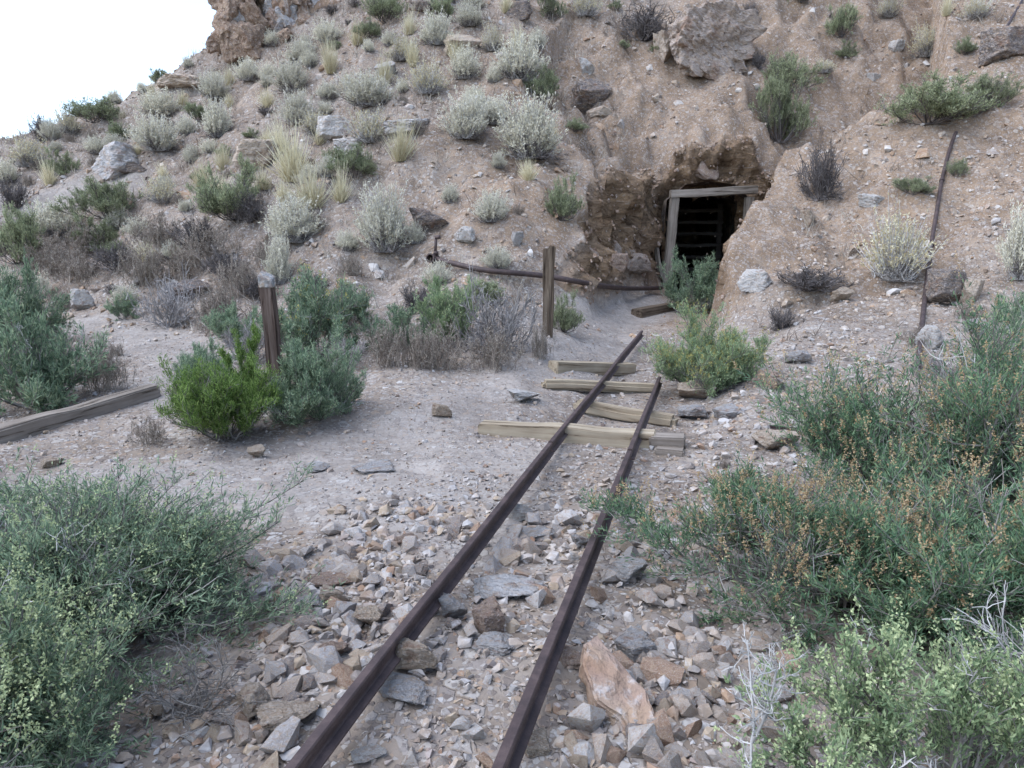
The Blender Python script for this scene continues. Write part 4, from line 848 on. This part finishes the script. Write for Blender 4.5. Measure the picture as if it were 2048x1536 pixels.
def plume(seed, R, H, n, cream='cream', skirtmat='darktwig', skirt=0.5, fuzz=14):
    """cream plumed bush: a skirt of grey dead twigs below, upright stems with fuzzy pale tops"""
    r = np.random.default_rng(seed)
    P0, D, L = dome(r, n, R, H, tmin=.02, tmax=1.12, base=.35, bias=.7); s0 = grow(r, P0, D, L * r.uniform(.7, 1.05, n), 6, .07, .05); fit((s0,), R, H)
    a = twiggy(seed + 1, R * .98, H * skirt, 26, 7, 5, skirtmat, tmax=1.5)
    out = [(a[0][0], a[0][1], None)]
    out.append(('stems', cat_mesh('stems', [tubes(s0, .0045, .003)], M['paletwig'], r=r, per=18), None))
    lp, lt, tt = pick(r, s0, fuzz, .52, 1.02); m = len(lp)
    lp = lp + r.normal(size=lp.shape) * .014
    out.append(('plumes', cat_mesh('plumes', [blades(lp, lt * .9 + r.normal(size=lp.shape) * .55, R * .10 * r.uniform(.6, 1.4, m), R * .036 * np.ones(m), r)], M[cream], r=r), 'stuff'))
    return out
def put(parts, name, loc, scale, rz, label, cat, group=None, tilt=(0, 0)):
    o = bpy.data.objects.new(name, None); col.objects.link(o); o.empty_display_size = 0.1
    o.location = loc; o.rotation_euler = (tilt[0], tilt[1], rz); o.scale = scale if hasattr(scale, '__len__') else (scale,) * 3
    for nm, me, kind in parts:
        c = link(nm, me, o)
        if kind: c['kind'] = kind
    return tag(o, label, cat, group)
# unit plants (radius 0.5 m, height 0.7..0.9 m), a few of each kind
LIB = {
 'W': [plume(100 + i, .5, .85, 300 + 20 * i, fuzz=24) for i in range(3)],
 'Y': [plume(120 + i, .5, .8, 210, 'straw', 'bark', .4, 12) for i in range(2)],
 'G': [grass(140 + i, .5, 1.0, 330, 'straw', .85 + .15 * i, bend=-.02) for i in range(3)],
 'E': [leafy(160 + i, .5, .55, 26, 9, 6, 13, .036, .0085, 'brush', None, bark='darktwig', side=.42, up=.5) for i in range(3)],
 'D': [twiggy(180 + i, .5, .55, 34, 9, 6, 'darktwig') for i in range(2)],
 'P': [twiggy(190 + i, .5, .55, 26, 8, 5, 'greytwig', th=.9) for i in range(2)],
 'B': [twiggy(200 + i, .5, .6, 46, 6, 4, 'drytwig', 'drytwig', 4, .55, .75, True, .9) for i in range(3)],
 'S': [leafy(220 + i, .5, .55, 22, 9, 7, 16, .036, .008, 'salt', 'yellowtip' if i == 1 else None, .16, 10, .03, .012, side=.5, dead=3) for i in range(3)],
 'T': [leafy(240 + i, .5, .5, 24, 8, 7, 15, .036, .009, 'sage', 'paletip', .25, 8, .04, .014, side=.42, up=.5) for i in range(2)],
}
NAME = {'W': ('plumed_bush', 'bush'), 'Y': ('straw_bush', 'bush'), 'G': ('bunch_grass', 'grass clump'), 'E': ('green_brush', 'bush'), 'D': ('dead_bush', 'dead bush'), 'P': ('bleached_dead_bush', 'dead bush'), 'B': ('dry_weed', 'dry weed'), 'S': ('saltbush', 'shrub'), 'T': ('sage_shrub', 'shrub')}
UH = {'W': .85, 'Y': .8, 'G': 1.0, 'E': .55, 'D': .55, 'P': .55, 'B': .6, 'S': .55, 'T': .5}
PLANTS = [
 # upper middle of the hillside
 ('W', 1060, 328, 132, 118, 'large cream-topped bush with a dark twig skirt left of the portal'), ('W', 932, 288, 96, 82, 'cream bush directly left of the large one with dark skirt'),
 ('Y', 742, 290, 94, 66, 'yellow-topped bush right of the upright white rock'), ('W', 740, 224, 116, 66, 'wide grey-cream bush in the middle of the slope'),
 ('W', 655, 90, 66, 42, 'rounded pale bush at the foot of the crag'), ('W', 606, 128, 74, 48, 'whitish bush left of a straw tuft below the crag'),
 ('G', 662, 154, 44, 66, 'straw tuft with a green base below the crag'), ('W', 498, 168, 56, 42, 'small pale bush under the crag\'s left side'),
 ('W', 583, 194, 82, 62, 'full cream bush in the centre left of the hillside'), ('G', 536, 218, 40, 40, 'small pale grass tuft left of a white-flecked bush'),
 ('W', 596, 252, 80, 62, 'white-flecked bush above the tan rock'), ('W', 432, 210, 66, 52, 'silvery bush, upper of two on the left slope'), ('W', 436, 276, 60, 72, 'tall silvery bush, lower of two on the left slope'),
 ('Y', 632, 274, 70, 50, 'tan bush directly left of the upright white rock'), ('G', 768, 174, 38, 56, 'narrow straw tuft beside a grey rock near the top'), ('Y', 806, 128, 86, 52, 'loose straw-coloured bush high on the slope'),
 ('G', 826, 142, 34, 50, 'thin grass tuft in front of the loose straw bush'), ('Y', 857, 196, 92, 66, 'tan domed bush left of the cream bushes'), ('W', 872, 92, 74, 60, 'pale grey bush below the top edge'),
 ('G', 716, 96, 44, 44, 'pale tuft right of the crag\'s foot'), ('G', 588, 368, 88, 104, 'large golden grass clump left of the upright white rock'), ('G', 803, 326, 60, 80, 'golden grass clump with spreading blades, second largest'),
 ('G', 624, 428, 80, 78, 'pale spiky grass clump below the large golden one'), ('G', 682, 408, 46, 66, 'upright narrow grass clump right of the pale spiky one'), ('E', 708, 368, 124, 62, 'low green bush below the upright white rock'),
 ('E', 470, 452, 168, 112, 'big green brush mound left of the golden grass'), ('W', 586, 494, 120, 86, 'frosted cream bush above the dark post'), ('W', 770, 520, 112, 124, 'tall cream bush with dark base left of the pipe valve'),
 ('W', 560, 570, 58, 92, 'small white plumed bush right behind the dark post'), ('Y', 986, 104, 66, 50, 'small tan bush under the top edge'), ('W', 1036, 156, 104, 84, 'leaning cream bush with dark lower twigs'),
 ('W', 930, 164, 66, 60, 'pale bush left of the leaning cream bush'), ('E', 1082, 212, 76, 62, 'greenish bush beside the dark cracked rock'), ('Y', 1172, 44, 72, 58, 'tan tuft bush at the top edge'),
 ('G', 1012, 30, 28, 40, 'small golden tuft cut by the top edge'), ('E', 1100, 44, 64, 54, 'tall green brush at the top edge left of the tan tuft'), ('D', 1285, 96, 146, 72, 'wide grey leafless bush left of the huge boulder'),
 ('E', 878, 40, 66, 48, 'green brush at the top left of the open slope'), ('E', 770, 52, 110, 60, 'fresh green brush right of the crag'), ('E', 740, 84, 70, 34, 'low green brush below the fresh green one'), ('E', 1122, 444, 84, 84, 'thin pale green bush on the soil bank above the pipe'),
 ('W', 940, 60, 60, 44, 'grey-white bush at the top, right of the lumpy brown rock'), ('Y', 700, 190, 50, 40, 'faint tan bush between two cream bushes'),
 # right hand slope
 ('E', 1572, 198, 118, 76, 'upper of two joined grey-green bushes right of the hollow'), ('E', 1556, 296, 132, 122, 'lower, darker grey-green bush right of the hollow'), ('E', 1856, 264, 216, 98, 'broad green bush over the top of the hillside pipe'),
 ('E', 1985, 222, 100, 64, 'pale green bush at the right edge beside the broad one'), ('D', 1640, 412, 118, 112, 'grey leafless bush hanging on the bank right of the portal'), ('Y', 1790, 574, 142, 132, 'cream and yellow bush left of the hillside pipe'),
 ('E', 1680, 90, 76, 60, 'green tuft in the upper right with a pale fringe'), ('E', 1596, 38, 64, 42, 'yellow-green tuft at the top edge right of the boulder'), ('Y', 1776, 40, 60, 46, 'tan tuft at the upper right top edge'),
 ('Y', 1856, 124, 90, 66, 'straw bush in the upper right scree'), ('G', 1890, 58, 26, 42, 'thin pale tuft near the upper right corner'), ('Y', 1950, 42, 70, 44, 'cream bush at the top edge near the right corner'),
 ('D', 1515, 138, 40, 34, 'small dark twig bush right of the huge boulder'), ('D', 1498, 48, 44, 30, 'dark twig tuft above the huge boulder'), ('Y', 1648, 168, 44, 28, 'tiny tan tuft above the joined grey-green bushes'),
 ('W', 2040, 566, 80, 140, 'pale plumed bush cut by the right edge'), ('S', 2030, 800, 190, 190, 'grey-green shrub at the right edge above the orange-tipped one'), ('E', 1912, 358, 46, 36, 'small pale green sprig beside the hillside pipe'),
 ('E', 1826, 400, 80, 36, 'flat green sprig left of the hillside pipe'), ('E', 1926, 112, 46, 34, 'small green sprig below the upper right corner'), ('D', 1610, 612, 190, 42, 'fallen dark branches on the slope right of the track shrub'),
 ('D', 1560, 660, 90, 50, 'lower end of the fallen dark branches near the track shrub'), ('B', 1940, 640, 110, 40, 'dry litter twigs right of the dark mottled rock'),
 # left slope and skyline
 ('D', 84, 288, 70, 54, 'dark round bush farthest left on the skyline'), ('Y', 140, 272, 54, 52, 'pale tuft on the skyline right of the dark round bush'), ('E', 188, 254, 110, 52, 'dark green bush on the skyline in the left'),
 ('E', 318, 168, 44, 28, 'tiny green bush on the skyline near the crag'), ('Y', 62, 338, 84, 62, 'yellowish bush near the left edge above the trail'), ('W', 14, 372, 60, 44, 'pale bush at the left edge above the trail'),
 ('E', 130, 352, 80, 50, 'bright-topped green bush beside the upper trail'), ('E', 240, 286, 50, 40, 'small green bush on the upper left slope'), ('W', 196, 312, 54, 34, 'small pale bush left of the layered grey rock'),
 ('W', 318, 308, 96, 68, 'wide silvery bush above the layered grey rock'), ('W', 325, 244, 92, 54, 'silvery bush on the upper left slope'), ('Y', 325, 408, 76, 52, 'creamy straw bush below the layered grey rock'),
 ('D', 30, 424, 90, 60, 'dark leafless bush at the left edge by the upper trail'), ('W', 112, 476, 104, 68, 'white plumed bush under the upper trail'), ('E', 218, 458, 168, 78, 'long green bush below the upper trail'),
 ('E', 206, 504, 112, 68, 'yellow-green bush below the long green one'), ('E', 42, 536, 130, 110, 'olive bush at the left edge'), ('B', 320, 500, 130, 80, 'brown dry weeds right of the yellow-green bush'),
 ('B', 420, 540, 150, 90, 'brown dry weeds in the middle of the left bank'), ('B', 290, 580, 140, 80, 'faded dry weeds above the lower trail'), ('D', 500, 460, 110, 60, 'dark twigs beneath the big green brush mound'), ('D', 455, 560, 130, 60, 'dark dead tangle on the left bank'),
 ('B', 160, 575, 120, 70, 'brown dry weeds left of the small white rock'), ('P', 340, 658, 160, 110, 'bleached dead bush beside the lower trail'), ('S', 250, 640, 66, 52, 'small fresh green shrub left of the bleached dead bush'),
 ('S', 40, 700, 190, 160, 'green shrub at the left edge behind the large one'), ('S', 80, 815, 310, 225, 'large grey-green shrub at the left edge behind the fallen beam'), ('B', 205, 785, 130, 100, 'tan dry weeds right of the large left shrub'),
 ('B', 232, 714, 46, 28, 'small round tan weed beside the lower trail'), ('B', 300, 890, 84, 64, 'dry tan weed left of the bright green shrub'), ('E', 400, 250, 60, 36, 'thin green bush between silvery bushes'),
 ('B', 360, 570, 150, 80, 'tall faded weeds right of the faded dry weeds'), ('D', 240, 545, 120, 60, 'dark twigs between the brown weeds of the left bank'), ('B', 480, 600, 130, 80, 'dry weeds left of the dark post\'s top'),
 ('B', 110, 560, 140, 80, 'dry weeds below the olive bush'), ('D', 400, 500, 120, 66, 'dark twig bush right of the brown dry weeds'), ('B', 540, 540, 90, 60, 'thin weeds above the dark post'), ('B', 440, 650, 120, 80, 'pale weeds right of the bleached dead bush'),
 ('B', 170, 520, 130, 70, 'grey-brown weeds under the yellow-green bush'), ('D', 520, 600, 90, 50, 'dark twigs directly left of the dark post\'s top'), ('P', 700, 740, 120, 70, 'grey dead twigs right of the blue-green shrub'), ('B', 830, 738, 110, 90, 'brown weeds between the two darker weed clumps'),
 # below the bank
 ('S', 630, 728, 250, 170, 'large grey-green shrub behind the dark post'), ('S', 405, 775, 130, 90, 'dark green shrub with yellow flecks left of the post'), ('P', 500, 730, 120, 90, 'white dead twigs behind the bright green shrub'),
 ('P', 606, 724, 70, 66, 'pale dead twigs just right of the dark post'), ('S', 800, 700, 150, 90, 'grey-green shrub in the middle of the brush band'), ('T', 890, 690, 160, 124, 'light green shrub in the middle of the brush band'), ('P', 1000, 716, 210, 150, 'large grey dead bush left of the split post'),
 ('B', 770, 736, 130, 90, 'dark dry weeds right of the large shrub'), ('B', 880, 742, 130, 100, 'brown dry weeds below the light green shrub'), ('B', 985, 744, 130, 90, 'brown dry weeds at the path edge'), ('D', 832, 625, 100, 56, 'grey twig bush under the pipe valve'),
 ('E', 1126, 664, 80, 76, 'thin green bush right of the split post'), ('B', 1080, 720, 60, 70, 'dry weed stalks at the foot of the split post'), ('S', 700, 660, 130, 90, 'green shrub at the back of the brush band'),
 ('E', 960, 610, 110, 50, 'sparse green bush below the rusty pipe'), ('S', 470, 690, 110, 80, 'grey-green shrub behind the white dead twigs'),
 ('B', 1448, 936, 34, 28, 'small tan weed on gravel right of the track'), ('B', 1830, 690, 100, 40, 'dry grass beside the lower hillside pipe'), ('P', 1900, 760, 150, 60, 'grey dead stalks at the lower right of the slope'),
]
rc = np.random.default_rng(61)
cx = rc.uniform(-16, 10, 7000); cy = rc.uniform(8.6, 24, 7000)
ck = (rc.uniform(size=7000) < np.clip(0.55 + 0.6 * fbm(cx * .5, cy * .5, 1, 3, 66) - 0.5 * sstep(1, 3.5, cx), 0.04, 1)) & (np.abs(cx) < .78 * cy + 1) & ~((cy > 10.8) & (cy < 19) & (np.abs(cx - axis_x(cy)) < 2.2)) & (pathm(cx, cy) < .2)
cx, cy = cx[ck], cy[ck]; nb = 9; c0 = np.repeat(np.stack([cx, cy, height(cx, cy)], -1), nb, 0); c0[:, :2] += rc.normal(size=(len(c0), 2)) * .05
cl = grow(rc, c0, np.concatenate([rc.normal(size=(len(c0), 2)) * .55, np.ones((len(c0), 1))], 1), rc.uniform(.06, .30, len(c0)), 3, .2, 0)
V, Fq = ribbon(rc, cl, .010, .005)
tag(link('dry_ground_cover', mesh_np('dry_ground_cover', V, Fq, M['drytwig'], False, np.repeat(np.repeat(rc.uniform(0, 1, len(cx)), nb), 6))), kind='stuff')
RPp = np.random.default_rng(9); used = {}
GRP = {'W': 'pale bushes on the hillside', 'Y': 'pale bushes on the hillside', 'G': 'grass clumps on the hillside', 'E': 'green brush on the hillside', 'D': 'dead bushes', 'P': 'dead bushes', 'B': 'dry weeds', 'S': 'grey-green shrubs', 'T': 'grey-green shrubs'}
for k, px, py, w, h, lab in PLANTS:
    b, t = hit(px, py); v = used.get(k, 0); used[k] = v + 1
    W = w / FOC * t; Hh = h / FOC * t
    if k == 'G': W *= 1.3; Hh *= 1.1
    R_ = W / 2 / .5 * 1.0; yb = b[1] + 0.10 * W; xb = b[0] * yb / b[1]
    put(LIB[k][v % len(LIB[k])], NAME[k][0], (xb, yb, gz(xb, yb) - 0.02), (R_, R_ * RPp.uniform(.85, 1.05), max(.45 * R_, (Hh * 1.0 - .05 * W) / UH[k])), RPp.uniform(0, 6.28), lab, NAME[k][1], GRP[k])

FILL = {'W': ('small pale tuft', 52), 'G': ('little straw grass tuft', 30), 'B': ('low brown weed', 26), 'D': ('little dark twig tuft', 16), 'E': ('small green sprig', 16)}
def prj(p):
    z = p[2] - CAM_H; f_ = p[1] * CP - z * SP; return np.array([1024 + FOC * p[0] / f_, 768 - FOC * (p[1] * SP + z * CP) / f_])
marks = [(prj(o.location), o['label']) for o in bpy.data.objects if o.parent is None and o.get('label') and len(o['label'].split()) <= 11 and o.location.y > 9]
have = np.array([o.location[:2] for o in bpy.data.objects if o.type == 'EMPTY']); said = set()
def by_neighbour(kind, p):
    q = prj(p)
    for mp_, ml in sorted(marks, key=lambda e: float(np.hypot(*(e[0] - q)))):
        d_ = q - mp_; w_ = ('right of' if d_[0] > 0 else 'left of') if abs(d_[0]) > abs(d_[1]) else ('below' if d_[1] > 0 else 'above')
        t_ = f'{kind} {w_} the {ml}'
        if t_ not in said and len(t_.split()) <= 16: said.add(t_); return t_
for k, (kd, n) in FILL.items():
    c = 0
    while c < n:
        x, y = RPp.uniform(-13, 1.2 if k != 'E' else 8), RPp.uniform(10.8, 22)
        if abs(x) > .68 * y or np.min(np.hypot(have[:, 0] - x, have[:, 1] - y)) < .45 or pathm(np.array([x]), np.array([y]))[0] > .1 or (abs(x - float(axis_x(np.array(y)))) < 2.4 and 10 < y < 18) or gz(x, y) < .4: continue
        w_ = RPp.uniform(.28, .6); have = np.vstack([have, [x, y]]); c += 1; z = gz(x, y)
        put(LIB[k][c % len(LIB[k])], NAME[k][0], (x, y, z - .02), (w_, w_, w_ * RPp.uniform(.7, 1.1)), RPp.uniform(0, 6.28), by_neighbour(kd, (x, y, z)), NAME[k][1], 'small plants scattered over the hillside')
# shrubs with a character of their own
def hero(px, py, R, H, parts, name, label, cat='shrub', xy=None):
    if xy is None: b = hit(px, py)[0]; x, y = b[0], b[1] + R * 0.55; x = b[0] * y / b[1]
    else: x, y = xy
    return put(parts, name, (x, y, gz(x, y) - 0.01), 1.0, 0.0, label, cat)
hero(1404, 796, .58, .70, leafy(501, .62, .70, 34, 11, 8, 18, .034, .0075, 'sage', 'yellowtip', .40, 12, .06, .011, dead=6, side=.4, up=.6, droop=.12), 'track_shrub', 'rounded grey-green shrub with yellowish tips right of the far rail')
hero(1392, 632, .60, .80, leafy(502, .62, .84, 30, 10, 8, 16, .05, .010, 'salt', None, side=.42, dead=2, up=.5), 'portal_shrub', 'grey-green shrub growing in the mine doorway')
hero(452, 902, .42, .72, leafy(503, .42, .52, 44, 9, 8, 23, .036, .0052, 'bright', None, side=.32, up=.8, droop=.2, bark='bark', spread=.05), 'bright_green_shrub', 'bright green feathery shrub in front of the dark post')
hero(500, 880, .3, .9, leafy(504, .24, .74, 20, 8, 7, 26, .034, .0045, 'bright', None, side=.28, up=.9, droop=.2, tmax=.8), 'bright_green_shrub', 'tall bright green sprigs rising left against the dark post')
hero(634, 862, .46, .56, leafy(505, .48, .60, 34, 10, 8, 22, .032, .006, 'salt', None, side=.38, up=.7, dead=3), 'blue_green_shrub', 'blue-green shrub right of the bright green one')
# close foreground
FG = dict(side=.5, up=.45)
hero(0, 0, 1, 1, leafy(511, .95, .50, 46, 13, 10, 17, .031, .0056, 'salt', 'paletip', .20, 9, .05, .010, dead=14, **FG), 'foreground_saltbush', 'large grey-green shrub filling the lower left of the view', xy=(-1.80, 2.75))
hero(0, 0, 1, 1, leafy(512, .60, .56, 30, 11, 9, 22, .028, .0050, 'salt', 'paletip', .50, 22, .11, .010, dead=10, **FG), 'foreground_saltbush', 'pale-tipped shrub in the lower left corner', xy=(-1.55, 1.72))
hero(0, 0, 1, 1, leafy(513, .80, .46, 44, 12, 10, 17, .032, .0062, 'greenleaf', 'orange', .18, 28, .085, .0090, dead=7, **FG), 'orange_tipped_shrub', 'lower orange-tipped green shrub touching the right rail', xy=(1.36, 2.98))
hero(0, 0, 1, 1, leafy(514, 1.15, .93, 58, 14, 10, 16, .036, .0070, 'greenleaf', 'orange', .18, 28, .095, .0100, dead=9, **FG), 'orange_tipped_shrub', 'tall orange-tipped green shrub at the right', xy=(2.55, 3.75))
hero(0, 0, 1, 1, leafy(515, .52, .46, 20, 8, 7, 24, .020, .0075, 'sage', 'paletip', .35, 18, .08, .011, dead=9, side=.4, up=.6), 'pale_sage_shrub', 'pale sage-green shrub in the lower right corner', xy=(1.18, 1.72))
hero(0, 0, 1, 1, leafy(516, .74, .60, 32, 11, 9, 17, .030, .0054, 'greenleaf', 'orange', .15, 24, .07, .0095, dead=6, **FG), 'orange_tipped_shrub', 'twiggy dark green shrub behind the pale sage one', xy=(2.05, 2.35))
def dead_sapling(seed, H, n1, n2):
    r = np.random.default_rng(seed); s0 = grow(r, np.zeros((1, 3)), np.array([[.02, .0, 1.0]]), np.array([H]), 12, .07, .05)
    s0b = grow(r, s0[:, 5], np.array([[.5, .1, .8]]), np.array([H * .5]), 12, .1, .05); s0 = np.concatenate([s0, s0b])
    p1, t1, _ = pick(r, s0, n1, .2, 1.0); d1 = t1 * .5 + r.normal(size=t1.shape) * .8; s1 = grow(r, p1, d1, H * r.uniform(.06, .24, len(p1)), 6, .22, .08)
    p2, t2, _ = pick(r, s1, n2, .2, 1.0); s2 = grow(r, p2, t2 + r.normal(size=t2.shape) * .9, H * r.uniform(.02, .06, len(p2)), 3, .2)
    return [('trunk', cat_mesh('trunk', [tubes(s0, .0048, .0022, 5)], M['paletwig'], True, r=r, per=60), None), ('branches', cat_mesh('branches', [tubes(s1, .0020, .0012), tubes(s2, .0013, .0008)], M['paletwig'], r=r, per=9), None)]
hero(0, 0, 1, 1, dead_sapling(531, .48, 30, 6), 'dead_sapling', 'bleached dead branching stem left of the pale sage shrub', 'dead plant', (.64, 1.72))
hero(0, 0, 1, 1, twiggy(533, .36, .5, 24, 9, 6, 'paletwig', th=.42), 'bleached_dead_bush', 'tangle of bleached twigs at the lower right edge', 'dead bush', (1.72, 2.02))
hero(0, 0, 1, 1, twiggy(535, .24, .26, 16, 7, 5, 'bark', th=.34), 'dead_bush', 'grey dead twigs under the left foreground shrub by the stones', 'dead bush', (-1.02, 2.12))
